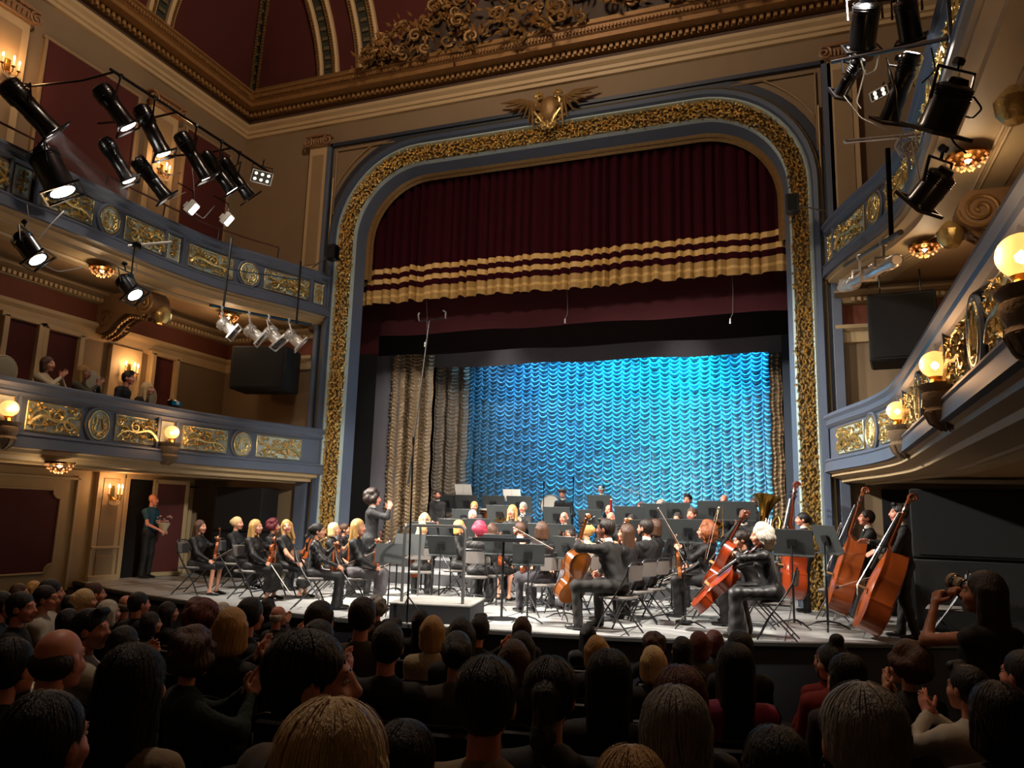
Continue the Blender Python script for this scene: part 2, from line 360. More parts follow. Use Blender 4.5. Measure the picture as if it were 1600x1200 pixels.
# lower left wall
g=G(); g.box((XL+.02,8.2,1.0),(.05,6.2,2.2)); g.build('trim_5',[mat('stalls_wall_paint','#a98f60',.6,var=.08)],kind='structure')
wallpanel(6.6,10.4,.2,1.68,'large dark red notched panel low on the left wall beside the stalls',notch=.16,x=XL+.05)
g=G()
for c,d in (((8.3,1.9),(5.0,.05)),((10.75,.9),(.06,2.1))): g.box((XL+.07,c[0],c[1]),(.06,d[0],d[1]),bev=.012)
g.build('trim_6',[cream],kind='structure')
p=pilaster(XL+.02,11.45,.62,0,2.1,'L','broad cream pilaster with wall lamp beside the left stage door',cap=False)
G().box((0,-.14,.62),(.66,.06,.05),bev=.012).build('rail_moulding',[cream],p); G().box((0,-.14,.25),(.4,.04,.45),bev=.012).build('lower_panel',[creamd],p); G().box((0,-.15,.04),(.7,.1,.12),bev=.012).build('plinth',[cream],p)
# stage door opening: flat black panel painted as the passage's darkness, open maroon door leaf
d=empty('door_5',(XL,12.75,0)); d['kind']='structure'
G().box((.03,0,1.0),(.03,1.7,2.0)).build('dark_opening_panel',[black],d)
g=G(); g.box((.06,-.88,1.02),(.12,.1,2.04),bev=.012); g.box((.06,.88,1.02),(.12,.1,2.04),bev=.012); g.box((.06,0,2.02),(.14,1.86,.1),bev=.012); g.build('door_frame',[cream],d)
g=G(); g.box((0,0,1.0),(.05,.72,1.92),m=0); g.box((.0,-.36,1.0),(.07,.09,1.96),m=1,bev=.01); g.box((0,.36,1.0),(.07,.09,1.96),m=1,bev=.01); g.box((0,0,1.95),(.07,.8,.09),m=1,bev=.01); g.box((0,0,.05),(.07,.8,.09),m=1,bev=.01)
lf=g.build('door_leaf',[mat('maroon_door_paint','#4a140e',.5),mat('door_stile_cream','#a2906c',.5)],d); lf.location=(.28,.1,0); lf.rotation_euler=(0,0,-.25)
G().box((.12,.25,2.12),(.02,.28,.07)).build('door_sign',[mat('sign_cream','#8f8158',.5)],d)
G().box((.14,.35,1.88),(.04,1.3,.05),bev=.01).build('curtain_rail',[blackm],d)
# right flank under the balcony
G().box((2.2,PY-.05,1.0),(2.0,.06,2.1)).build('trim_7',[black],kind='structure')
# ---------------- ceiling: coved vault with ribs ----------------
def cove(x=None,y=None,t=0):   # t 0..1 up the curve, returns (inset, z)
    a=t*PI/2; return (.55-.55+4.6*(1-math.cos(a)), 11.6+3.6*math.sin(a))
T_=np.linspace(0,1,15); g=G()
rows=[]
for t in T_:
    p,z=cove(t=t); rows.append([(XL+p,-4,z),(XL+p,PY-p,z),(XR-p,PY-p,z),(XR-p,-4,z)])
g.grid(rows); p,z=cove(t=1); g.add([(XL+p,-4,z),(XL+p,PY-p,z),(XR-p,PY-p,z),(XR-p,-4,z)],[(0,1,2,3)])
g.build('ceiling',[mat('ceiling_red','#4a150f',.85,var=.15,vs=2)],kind='structure',smooth=30)
ribm=mat('rib_cream','#bb9d70',.6); ribg=mat('rib_green_ground','#2c2c22',.7,var=.5,vs=20)
def rib(kind,u0,u1,label):
    t=empty('ceiling_rib',(0,0,0),0,label,'rib','ribs of the vaulted ceiling')
    def pt(u,tt,off):
        p,z=cove(t=tt); a=tt*PI/2; pp=p+off*math.cos(a)*1.0; zz=z-off*math.sin(a)
        if kind=='F': return (u,PY-pp,zz)
        if kind=='L': return (XL+pp,u,zz)
        return (XL+pp+u,PY-pp+u*0,zz)
    TT=np.linspace(0,1,20); w_=u1-u0
    g=G(); g.grid([[pt(u0+w_*.25,t_,.02),pt(u0+w_*.75,t_,.02)] for t_ in TT]); g.build('painted_ground',[ribg],t,smooth=30)
    g=G()
    for a,b in ((0,.27),(.73,1)):
        g.grid([[pt(u0+w_*a,t_,.0),pt(u0+w_*a,t_,.09),pt(u0+w_*(a+.06),t_,.12),pt(u0+w_*(b-.06),t_,.12),pt(u0+w_*b,t_,.09),pt(u0+w_*b,t_,0)] for t_ in TT])
    g.build('edge_moulding',[ribm],t,smooth=30)
    g=G()
    for a in (.135,.865):
        for t_ in np.linspace(0,1,90): g.box(pt(u0+w_*a,t_,.13),(.05,.05,.05))
    g.build('beading',[golddark],t,smooth=0,kind='stuff')
    g=G()
    for t_ in np.linspace(.02,.98,26):
        q=pt(u0+w_*.5,t_,.03); g.box(q,(w_*.26 if kind!='L' else .05,.05 if kind!='L' else w_*.26,.09))
    g.build('rosettes',[mat('rib_rosette','#5c5138',.6)],t,smooth=0,kind='stuff')
rib('D',-.1,.18,'slim cream ceiling rib rising straight out of the left front corner')
rib('F',-10.85,-10.25,'broad patterned ceiling rib, the first beside the corner over the stage wall')
rib('F',-9.75,-9.1,'broad patterned ceiling rib nearest the gilt cresting over the stage')
rib('L',11.0,11.7,'patterned ceiling rib above the upper left gallery wall')
rib('L',7.0,7.8,'patterned ceiling rib over the far upper left corner of the view')
# gilt cresting above the stage cornice
cr=empty('cresting',(XC,13.95,11.55),0,'long mound of dark gilt scrollwork and garlands on the cornice above the stage','ornament')
rr=random.Random(3); g=G(); lv=G()
for i in range(150):
    x=rr.uniform(-4.3,4.3); H=2.5*(1-abs(x)/4.4)**.8; z=rr.uniform(.02,max(.1,H)); r=rr.uniform(.08,.26)*(0.5+.5*H/2.5)
    y=-.15+rr.uniform(-.22,.12)
    g.tube([(x+p[0],y+.06*math.sin(5*p[0]),z+p[1]) for p in spiral((0,0),r,.02,1.3,rr.uniform(0,6),16,rr.choice((-1,1)))],np.linspace(.045,.02,16),5)
    for k in range(6):
        a=rr.uniform(0,2*PI); L=rr.uniform(.12,.25); c=(x+rr.uniform(-.25,.25),z+rr.uniform(-.2,.2))
        lv.add([(c[0],y-.03,c[1]),(c[0]+L*.4*math.cos(a+.5),y-.06,c[1]+L*.4*math.sin(a+.5)),(c[0]+L*math.cos(a),y-.1,c[1]+L*math.sin(a)),(c[0]+L*.4*math.cos(a-.5),y-.05,c[1]+L*.4*math.sin(a-.5)),(c[0]+L*.5*math.cos(a),y-.12,c[1]+L*.5*math.sin(a))],[(0,1,4),(1,2,4),(2,3,4),(3,0,4)])
g.build('scrolls',[golddark],cr,kind='stuff',smooth=60); lv.build('leaves',[mat('crest_leaf','#9a7240',.4,.6)],cr,kind='stuff',smooth=0)
g=G(); xs=np.linspace(-4.3,4.3,60); g.grid([[(x,0.05,0),(x,-.12,2.2*(1-abs(x)/4.4)**.8*(.75+.2*math.sin(x*9))),(x,.12,0)] for x in xs]); g.build('mound',[mat('crest_core','#33210f',.7)],cr)
g=G(); g.box((XC,14.2,11.6),(15,.5,.1)); g.build('trim_8',[golddark],kind='structure')
# ---------------- balconies ----------------
OFFL=([-9,10.4,11.5,12.5,13.3,14.0,14.45],[6.02,6.02,5.98,5.78,5.52,5.30,5.2])
OFFU=([-9,10.6,11.6,12.4,13.0,13.7,14.45],[6.33,6.33,6.25,6.02,5.76,5.5,5.28])
def balcony(nm,side,tab,zt,label,lamps):
    KZ=.95
    t=empty(nm,(0,0,0),0,label,'balcony')
    yt=np.arange(-3,14.46,.05); o_=np.interp(yt,*tab); k=np.ones(13)/13; o_=np.convolve(np.pad(o_,6,'edge'),k,'valid'); do=np.gradient(o_,yt)
    def M(y,n,z):
        o=np.interp(y,yt,o_); d=np.interp(y,yt,do); L=math.hypot(1,d); ox=o-n/L; yy=y+n*d/L*-1*-1*(-1) if False else y+n*d/L
        return (-4.8+side*ox,yy,zt+z*KZ)
    Y=np.r_[np.arange(-3,10,.5),np.arange(10,14.42,.12),14.42]
    def sw(name,prof,mt):
        g=G(); g.grid([[M(y,n,z) for n,z in prof] for y in Y],flip=side>0); return g.build(name,[mt],t,smooth=25)
    sw('handrail',[(-.22,-.14),(-.22,.0),(-.1,.03),(.04,.03),(.09,0),(.10,-.05),(.06,-.10),(.05,-.15),(.07,-.18),(.03,-.22)],blue)
    sw('panel_ground',[(.03,-.22),(.0,-.24),(.0,-.78),(.03,-.79)],blue)
    sw('lower_band',[(.03,-.79),(.09,-.80),(.10,-.83),(.08,-.85),(.09,-.88),(.10,-.98),(.11,-1.02),(.05,-1.03)],blue)
    sw('cream_cove',[(.05,-1.03),(.0,-1.05),(.0,-1.10),(-.14,-1.14),(-.16,-1.2),(-.9,-1.21)],cream)
    g=G(); xw=(XL if side<0 else XR); P=[[M(y,-.5,-1.2),(xw,y,zt-1.14)] for y in Y]; g.grid(P); g.grid([[M(y,-.22,-.95),(xw,y,zt-.9)] for y in Y]); g.grid([[M(y,-.22,-.14),M(y,-.22,-.95)] for y in Y]); g.build('slab',[mat('soffit_paint','#a5855f',.6,var=.06)],t,smooth=20)
    g=G()
    for yy in np.arange(-1,14,3.05):   # soffit mouldings
        pass
    for off in (-.55,-.62): g.tube([M(y,off,-1.22) for y in Y],.02,5)
    g.build('soffit_moulding',[cream],t)
    # relief sections
    secs=[(4.9+3.06*i) for i in range(-2,2)]   # section starts
    def scroll(y0,y1,mir):
        g=G(); w_=y1-y0; h=.46; zc=-.51
        def f(u,v,d=.02): 
            uu=1-u if mir else u; return M(y0+w_*uu,.012+d,zc+h*(v-.5))
        def sp(c,r,a0,turns,dr,rad=.021,n=20):
            g.tube([f(c[0]+p[0]/w_*1.0,c[1]+p[1]/h,.02) for p in spiral((0,0),r,.012,turns,a0,n,dr)],np.linspace(rad,rad*.6,n),5)
        sp((.22,.42),.17,.3,1.7,1); sp((.55,.62),.12,2,1.4,-1); sp((.80,.35),.13,1,1.5,1); sp((.40,.80),.07,0,1.3,-1,.012); sp((.93,.75),.07,3,1.3,1,.012); sp((.62,.2),.08,2,1.2,1,.012); sp((.07,.82),.06,2,1.2,1,.012)
        g.tube([f(u,.1+.45*math.sin(u*3.3)+.12*math.sin(u*9),.03) for u in np.linspace(.03,.97,26)],np.linspace(.034,.018,26),5)
        rr=random.Random(5)
        for k in range(64):
            u=rr.uniform(.04,.96); v=rr.uniform(.06,.94); a=rr.uniform(0,2*PI); L=rr.uniform(.06,.13)
            c=[(0,0),(L*.4*math.cos(a+.6),L*.4*math.sin(a+.6)),(L*math.cos(a),L*math.sin(a)),(L*.4*math.cos(a-.6),L*.4*math.sin(a-.6)),(L*.45*math.cos(a),L*.45*math.sin(a))]
            d=[.0,.01,.02,.01,.05]
            g.add([f(min(.99,max(.01,u+p[0]/w_)),min(.99,max(.01,v+p[1]/h)),dd) for p,dd in zip(c,d)],[(0,1,4),(1,2,4),(2,3,4),(3,0,4)])
        pg=G(); n=8; us=np.linspace(0,1,n); pg.grid([[f(u,0,-.01),f(u,1,-.01)] for u in us])
        p_=pg.build('panel_field',[pale],t,smooth=20)
        r=G(); r.tube([f(u,0,0) for u in us]+[f(1,v,0) for v in (.0,1)][0:0]+[f(u,1,0) for u in us[::-1]],.011,4,closed=True); r.build('gilt_frame',[gold],p_)
        q=g.build('scroll_relief',[gold],p_,smooth=50,kind='stuff')
    def medal(yc):
        T=lambda u,v,d:M(yc+u,.02+d,-.51+v)
        g=G(); rws=[]
        for r_,d in ((.0,.01),(.18,.01),(.19,.02)): rws.append([T(r_*math.cos(a),1.28*r_*math.sin(a),d) for a in np.linspace(0,2*PI,25)[:-1]])
        g.grid(rws,wrap=True); md=g.build('medallion',[pale],t)
        g=G(); g.tube([T(.19*math.cos(a),.245*math.sin(a),.02) for a in np.linspace(0,2*PI,25)[:-1]],.015,6,closed=True)
        g.build('gilt_ring',[gold],md)
        g=G(); g.tube([T(.235*math.cos(a),.29*math.sin(a),.0) for a in np.linspace(0,2*PI,25)[:-1]],.03,6,closed=True); g.build('blue_ring',[blue],md)
        g=G()
        for sg in (-1,1):   # lyre
            g.tube([T(sg*x,z,.03) for x,z in ((.015,-.13),(.07,-.12),(.09,-.05),(.06,.02),(.05,.08),(.08,.13),(.06,.16))],.014,5)
            for k in range(3): g.tube([T(sg*x,z,.025) for x,z in ((.09,-.15+.08*k),(.13,-.08+.07*k),(.12,.0+.05*k))],.012,5)
            g.tube([T(sg*.02,-.09,.03),T(sg*.02,.12,.03)],.006,4)
        g.tube([T(-.06,.12,.03),T(.06,.12,.03)],.01,5); g.tube([T(0,-.17,.03),T(0,-.11,.04)],[.03,.015],6); g.tube([T(-.05,-.18,.03),T(.05,-.18,.03)],.014,5)
        g.build('lyre_relief',[gold],md,smooth=50)
    def narrow(y0,y1,plain):
        g=G(); g.grid([[M(y,.01,-.76),M(y,.01,-.26)] for y in (y0,y1)]); pn=g.build('pier_panel',[pale],t,smooth=0)
        g=G(); g.tube([M(y0,.015,-.76),M(y1,.015,-.76),M(y1,.015,-.26),M(y0,.015,-.26)],.01,4,closed=True)
        g.build('gilt_frame',[gold],pn)
        g=G()
        for yy in (y0-.07,y1+.07): g.box(M(yy,.02,-.4),(.06,.05,.8))
        g.build('pier_strip',[blue],pn)
        if not plain:
            g=G(); yc=(y0+y1)/2
            for sg in (-1,1):
                for zz,r in ((-.62,.06),(-.48,.07),(-.35,.045)): g.tube([M(yc+sg*(.045+p[0]*.6),.03,zz+p[1]) for p in spiral((0,0),r,.01,1.3,0,14,sg)],.011,5)
            g.tube([M(yc,.03,-.72),M(yc,.03,-.3)],.014,5); g.build('stem_relief',[gold],pn,smooth=50)
    for i,s0 in enumerate((1.74,4.8,7.86,10.92)):
        if s0<3 and side<0: continue
        nar=(s0-.32,s0-.04) if True else None
        narrow(nar[0],nar[1],lamps)
        L=2.5 if s0<10 else 2.75; a=s0+.18; b=a+L; mid=(a+b)/2
        scroll(a,mid-.34,False); medal(mid); scroll(mid+.34,b,True)
        if s0>10 and not lamps: narrow(b+.14,b+.38,False)
    return t,M
BLL,ML=balcony('balcony',-1,OFFL,3.20,'lower left blue and gilt balcony with globe lamps and applauding guests',True)
BLU,MU=balcony('balcony',-1,OFFU,6.77,'upper left blue and gilt balcony hung with many spotlights',False)
BRL,MR=balcony('balcony',1,OFFL,3.30,'lower right blue and gilt balcony sweeping past with three globe lamps',True)
BRU,MQ=balcony('balcony',1,OFFU,6.77,'upper right blue and gilt balcony behind black floodlights',False)
# globe lamps on corbels
stone=mat('corbel_stone','#7d6a52',.8,var=.2,vs=20,bump=.4,bs=30)
def globe(M,y,label,side):
    x,yy,z=M(y,.02,-.66); t=empty('globe_lamp',(x,yy,z),0,label,'lamp','globe lamps on stone corbels')
    g=G(); g.lathe([(0,-.40),(.08,-.39),(.15,-.34),(.19,-.24),(.17,-.2),(.20,-.15),(.205,-.08),(.185,-.06),(.22,-.03),(.23,.0),(.0,.01)],20)
    for k in range(10):
        a=2*PI*k/10; g.tube([(.06*math.cos(a),.06*math.sin(a),-.395),(.145*math.cos(a),.145*math.sin(a),-.34),(.185*math.cos(a),.185*math.sin(a),-.25)],.018,5)
    g.build('corbel',[stone],t)
    ox=.08*(1 if side<0 else -1)
    G().lathe([(.0,0),(.07,.0),(.06,.03),(.05,.05),(.065,.075),(.0,.08)],16,T=np.array([[1,0,0,ox],[0,1,0,0],[0,0,1,0.0],[0,0,0,1]])).build('gallery_ring',[brass],t)
    b=G(); b.lathe([(max(.001,.125*math.sin(a)),.19-.125*math.cos(a)*.95) for a in np.linspace(.35,PI,12)],20,T=np.array([[1,0,0,ox],[0,1,0,0],[0,0,1,0],[0,0,0,1]]))
    b.build('glass_globe',[GLOBE],t)
    c=G(); c.lathe([(.001,.14),(.03,.16),(.035,.19),(.001,.22)],10,T=np.array([[1,0,0,ox],[0,1,0,0],[0,0,1,0],[0,0,0,1]])); c.build('bulb',[BULB],t)
    light('globe_glow','POINT',(x+ox*3.2,yy,z+.2),None,15,(1,.55,.25),.13)
BULB=mat('warm_bulb','#ffd9a0',.5,emit=(1,.62,.25),es=30)
GLOBE=bpy.data.materials.new('etched_glass'); GLOBE.use_nodes=True; nt=GLOBE.node_tree; b=nt.nodes['Principled BSDF']
b.inputs['Base Color'].default_value=(.9,.6,.35,1); b.inputs['Roughness'].default_value=.4; b.inputs['Emission Color'].default_value=(1,.42,.13,1); b.inputs['Emission Strength'].default_value=.75
b.inputs['Alpha'].default_value=.8
globe(ML,7.7,'glowing glass globe lamp on corbel at the far left below the clapping guests',-1); globe(ML,10.78,'glowing glass globe lamp on corbel, lower left balcony nearer the stage',-1)
globe(MR,4.6,'largest and nearest glowing globe lamp at the right edge, on dark stone corbel',1); globe(MR,7.6,'middle glowing globe lamp of the three on the lower right balcony',1); globe(MR,10.6,'smallest glowing globe lamp on the right balcony, nearest the stage',1)
# sconces
CAND=mat('candle_wax','#e8c79a',.5,emit=(1,.6,.3),es=.25); FLM=mat('candle_bulb','#ffe2b0',.5,emit=(1,.72,.38),es=40)
def sconce(loc,label,power=7,rz=0):
    t=empty('wall_sconce',loc,rz,label,'wall lamp','candle wall lamps')
    G().box((.02,0,0),(.03,.09,.3),bev=.01).build('back_plate',[brass],t)
    for k,dy in enumerate((-.15,0,.15)):
        dx=.1 if dy else .17
        g=G(); g.tube([(.03,0,-.08),(.08,dy*.4,-.14),(dx,dy*.9,-.12),(dx,dy,-.03)],.01,6); g.lathe([(.0,0),(.035,0.01),(.03,.0)],10,T=np.array([[1,0,0,dx],[0,1,0,dy],[0,0,1,-.03],[0,0,0,1]])); a=g.build('arm',[brass],t)
        G().tube([(dx,dy,-.02),(dx,dy,.1)],.014,8).build('candle',[CAND],a)
        G().lathe([(.001,.1),(.016,.12),(.013,.15),(.001,.18)],8,T=np.array([[1,0,0,dx],[0,1,0,dy],[0,0,1,0],[0,0,0,1]])).build('bulb',[FLM],a)
    g=G()
    for k in range(9): g.tube([(.1,-.12+.03*k,-.13),(.1,-.12+.03*k,-.2-.03*math.sin(k*PI/8))],[.004,.012],5)
    g.build('crystal_drops',[mat('crystal','#d8c8b0',.1,trans=.3)],t,kind='stuff')
    light('sconce_glow','POINT',(loc[0]+.3,loc[1],loc[2]+.16),None,power,(1,.52,.22),.06)
sconce((XL+.1,11.55,4.12),'lit three-candle wall lamp behind the applauding guests on the lower left balcony',12)
sconce((XL+.16,11.45,1.66),'lit candle wall lamp on the cream pilaster beside the left stage door',11)
sconce((XL+.14,11.75,8.55),'lit candle wall lamp on the upper left pilaster, half hidden by spotlights',14)
sconce((XL+.14,8.25,8.9),'lit candle wall lamp at the upper left edge of the view',16)
# crystal ceiling lamps under the upper balconies
def clamp(px,py,label,z=5.55):
    c=at(px,py,z=z); t=empty('ceiling_lamp',tuple(c),0,label,'ceiling lamp','crystal ceiling lamps')
    G().lathe([(.0,.0),(.22,.0),(.21,-.03),(.0,-.03)],20).build('rim',[brass],t)
    g=G(); rr=random.Random(1)
    for ring_,(r,z_) in enumerate(((.19,-.05),(.16,-.10),(.11,-.14),(.05,-.16))):
        for k in range(max(5,int(60*r))):
            a=2*PI*k/max(5,int(60*r)); x,y=r*math.cos(a),r*math.sin(a); s_=.022
            g.add([(x,y,z_+s_),(x+s_,y,z_),(x,y+s_,z_),(x-s_,y,z_),(x,y-s_,z_),(x,y,z_-s_)],[(0,1,2),(0,2,3),(0,3,4),(0,4,1),(5,2,1),(5,3,2),(5,4,3),(5,1,4)])
    g.build('crystal_beads',[mat('amber_crystal','#c98a50',.15,emit=(1,.42,.15),es=.45)],t,smooth=0,kind='stuff')
    G().lathe([(.001,-.04),(.04,-.06),(.001,-.10)],8).build('bulb',[mat('ceiling_bulb','#ffe2b0',.5,emit=(1,.7,.35),es=9)],t); light('ceiling_lamp_glow','POINT',tuple(c-np.array([0,0,.3])),None,11,(1,.72,.45),.1)
clamp(1512,243,'glowing amber crystal ceiling lamp high at the right, under the upper balcony'); clamp(1444,384,'small glowing crystal ceiling lamp above the right hanging loudspeaker'); clamp(160,418,'crystal ceiling lamp under the upper left balcony near the hanging spotlight'); clamp(358,492,'crystal ceiling lamp behind the row of silver spotlights')
clamp(94,722,'flat lit ceiling lamp under the lower left balcony above the red panel',2.06)
# volute consoles under the upper balconies
def console(side,y,label):
    t=empty('console_bracket',(0,0,0),0,label,'bracket','volute brackets under the upper balconies')
    xw=XL if side<0 else XR; dr=-side; w_=.42
    prof=[(0,5.5),(0,4.75),(.15,4.7),(.35,4.78),(.5,4.95),(.75,5.08),(1.0,5.05),(1.15,5.0),(1.3,5.02),(1.42,5.12),(1.45,5.25),(1.4,5.4),(1.3,5.5)]
    g=G(); g.prism(prof,-w_/2,w_/2,lambda u,v,w2:(xw+dr*u,y+w2,v)); g.build('scroll_body',[mat('console_paint','#80603f',.6,var=.2,vs=8)],t,smooth=50)
    g=G()
    for sg in (-1,1):
        g=G(); g.tube([(xw+dr*(1.2+p[0]),y+sg*(w_/2+.01),5.25+p[1]) for p in spiral((0,0),.24,.02,2.2,0,40,-1)],.028,6)
        g.build('volute',[golddark],t)
        G().tube([(xw+dr*(.25+p[0]),y+sg*(w_/2+.01),5.0+p[1]) for p in spiral((0,0),.2,.02,1.6,0,30)],.025,6).build('volute',[golddark],t)
    g=G(); rr=random.Random(9)
    for k in range(16):
        u=.1+k*.07; v=np.interp(u,[p[0] for p in prof[2:10]],[p[1] for p in prof[2:10]])-.02
        for sg in (-1,0,1): g.tube([(xw+dr*u,y+sg*.07,v),(xw+dr*(u+.07),y+sg*.13,v-.03),(xw+dr*(u+.15),y+sg*.16,v+.02)],[.03,.035,.01],5)
    g.build('acanthus_leaf',[golddark],t,smooth=60)
    g=G(); g.lathe([(.001,-.3),(.09,-.27),(.15,-.18),(.16,-.08),(.1,.0),(.05,.05)],16,T=np.array([[1,0,0,xw+dr*1.5],[0,1,0,y],[0,0,1,5.15],[0,0,0,1]])); g.build('pendant_ball',[gold],t)
    return t
console(-1,10.95,'scrolled bracket with pendant under the upper left balcony, above the candle lamp'); console(-1,7.2,'scrolled bracket at the left edge under the upper balcony'); console(1,7.2,'large scrolled bracket with gilt ball below the big black spotlight'); console(1,10.4,'scrolled bracket above the right hanging loudspeaker')
# ---------------- the stage ----------------
def sfront(x): return 9.2+.045*(x+5.2)**2 if x>-5.2 else 9.2+.03*(x+5.2)**2
xs=np.linspace(-12.88,3.28,60)
g=G(); g.grid([[(x,sfront(x),0),(x,23,0)] for x in xs],flip=False); 
stg=mat('grey_stage_lino','#a6a7a6',.38,var=.42,vs=3.2,stretch=(.6,2.2,1),bump=.12,bs=8)
g.build('stage_floor',[stg],kind='structure',smooth=0)
g=G(); g.grid([[(x,sfront(x)-.04,.012),(x,sfront(x)-.05,-.03),(x,sfront(x)-.03,-.05),(x,sfront(x),-.06)] for x in xs]); g.grid([[(x,sfront(x)+.05,.014),(x,sfront(x)-.04,.014)] for x in xs]); g.build('stage_nosing',[mat('nosing','#2e2d2c',.45)],kind='structure')
g=G(); g.grid([[(x,sfront(x)+.02,-.06),(x,sfront(x)+.02,-1.0)] for x in xs]); g.build('stage_front',[mat('stage_skirt','#2f2f38',.9,var=.1)],kind='structure')
g=G()
for x in np.arange(-11.7,3,1.9): y0=sfront(x)+.1; g.box((x,(y0+21)/2,.003),(.012,21-y0,.004))
for y in (12.3,14.2,16.5): g.box((XC,y,.003),(16,.012,.004))
g.build('stage_seams',[mat('seam','#3a3a3a',.7)],kind='structure')
G().box((XC,23.2,5),(17,.2,12)).build('wall_stage_back',[black],kind='structure')
for x in (-13.5,3.9): G().box((x,18.9,5),(.2,8.6,12)).build('wall_stage_side',[black],kind='structure')
G().box((XC,19,11),(17.4,8.6,.2)).build('ceiling_stage',[black],kind='structure')
def drape(nm,x0,x1,y,z0,z1,mt,label,cat,amp=.04,per=.3,nx=None,ny=6,seed=0,sharp=0,hem=None,mats=None,mi=None):
    rr=np.random.default_rng(seed); n=nx or int((x1-x0)/per*10); X=np.linspace(x0,x1,n); ph=np.cumsum(rr.uniform(.6,1.4,n))*2*PI*(X[1]-X[0])/per
    A=amp*(.6+.5*np.interp(X,np.linspace(x0,x1,12),rr.uniform(0,1,12))); Z=np.linspace(z0,z1,ny) if not hasattr(z0,'__len__') else z0
    if sharp: ph=ph+1.6*np.interp(X,np.linspace(x0,x1,40),rr.uniform(-1,1,40)); A=A*np.interp(X,np.linspace(x0,x1,90),rr.uniform(.25,1.2,90))
    hz=np.interp(X,np.linspace(x0,x1,60),rr.uniform(-.03,.03,60))*sharp
    g=G(); g.grid([[(x,y+a*(1-2*abs(math.sin(p/2))**.7 if sharp else math.sin(p)),z+(0.02*math.sin(p*.5) if z==Z[0] else 0)+(h_ if z<8 else 0)) for z in Z] for x,a,p,h_ in zip(X,A,ph,hz)])
    if mi is not None: g.m=[mi(Z[i%len(Z)]) for i in [f[0] for f in g.f]]
    o=g.build(nm,mats or [mt],smooth=60); return tag(o,label,cat)
zs=sorted([6.26,6.30,6.62,6.65,6.72,6.75,6.93,7.08,7.3,8.5,10.0]); 
def vm(z):
    return 1 if z<6.64 else (0 if z<6.74 else (2 if z<6.80 else (0 if z<6.92 else (2 if z<7.0 else 0))))
Zv=[6.27,6.34,6.40,6.46,6.60,6.74,6.86,6.99,7.11,7.4,8.4,10.0]
def vm(z):
    i=int(np.argmin([abs(z-q) for q in Zv])); return [1,1,2,1,0,2,0,2,0,0,0][min(i,10)]
o=drape('valance_curtain',-9.85,.15,15.18,Zv,0,None,'burgundy pleated valance with three gold braid bands and gold fringe','curtain',amp=.085,per=.22,nx=760,seed=2,sharp=1,mats=[velvet,tabgold,mat('pale_braid','#c09a58',.55)],mi=vm)
o=drape('house_border',-10.6,1.0,16.0,5.70,9.5,mat('red_masking_cloth','#420812',.9,var=.15,vs=1.5),'flat dark red border curtain hanging below the gold-fringed valance','curtain',amp=.012,per=1.5)
o=drape('black_border',-10.6,1.4,17.3,5.50,8.6,black,'black masking border above the blue backdrop','curtain',amp=.01,per=1.7)
o=drape('grey_border',-12.6,2.2,18.6,5.40,8.6,grayc,'charcoal masking border directly above the blue backdrop','curtain',amp=.02,per=1.4,seed=5)
o=drape('side_curtain',-11.5,-9.62,16.0,5.2,9.5,MATS['red_masking_cloth'],'dark red side cloth at upper left inside the arch','curtain',amp=.01,per=1.2); o.location.y=-.05
o=drape('side_curtain',-11.5,-9.62,15.9,0.0,5.25,black,'black side cloth just inside the left of the arch','curtain',amp=.02,per=.8)
o=drape('side_curtain',-13,-10.15,18.0,0.0,6.5,grayc,'charcoal side cloth left of the beige gathered drape','curtain',amp=.02,per=.9)
o=drape('side_curtain',-.21,1.4,16.4,0.0,8.2,black,'black side cloth just inside the right of the arch','curtain',amp=.02,per=.8)
o=drape('side_curtain',-.40,2.4,18.4,0.0,6.5,mat('blue_grey_cloth','#3c4654',.9),'blue-grey side cloth at the right beside the beige strip','curtain',amp=.02,per=.9)
def austrian(nm,x0,x1,y,z1,wcol,mt,label,fold=0,hz=.105,seed=0,ss=8,rs=5,z0=0):
    rr=np.random.default_rng(seed); nc=int(round((x1-x0)/wcol)); w_=(x1-x0)/nc; nr=int((z1-z0)/hz); X=[];
    u=np.linspace(0,nc,nc*ss+1); v=np.linspace(0,nr,nr*rs+1); U,V=np.meshgrid(u,v,indexing='ij'); fu=U%1; c=np.minimum(U.astype(int),nc-1)
    ph=rr.uniform(-.5,.5,nc)[c]; am=rr.uniform(.75,1.25,(nc,nr+3)); sag=.98*(1-(2*fu-1)**2)**.75
    vv=V+sag*1.1+ph+.15*np.sin(V*.9+c*1.7); fr=vv%1; ridge=np.where(fr<.72,np.sin(fr/.72*PI/2),np.cos((fr-.72)/.28*PI/2)); a=am[c,np.clip(vv.astype(int),0,nr+2)]
    env=np.clip(np.sin(fu*PI),0,1)**.5
    D=.10*ridge*env*a+.04*np.sin(fu*PI)**.7; D=np.where((fu<.08)|(fu>.92),.11,D)
    fo=fold*np.sin(U/nc*2*PI*2.5+seed)+ (.05*np.sin(U*1.1+seed))
    P=np.stack([x0+U*w_+.012*np.sin(V*.7+c),y-D+fo,z0+V*hz-0*V],-1)
    g=G(); a_,b_=P.shape[:2]; idx=np.arange(a_*b_).reshape(a_,b_); q=np.stack([idx[:-1,:-1],idx[1:,:-1],idx[1:,1:],idx[:-1,1:]],-1).reshape(-1,4)
    me=bpy.data.meshes.new(nm); me.from_pydata(P.reshape(-1,3).tolist(),[],q.tolist()); me.shade_smooth(); me.materials.append(mt); o=link(bpy.data.objects.new(nm,me)); return tag(o,label,'curtain')
silk=mat('silver_satin_blue_light','#628ca0',.35); beige=mat('champagne_satin','#a48d6e',.36,.2)  # silver backdrop satin with the blue flood light tinted into its colour
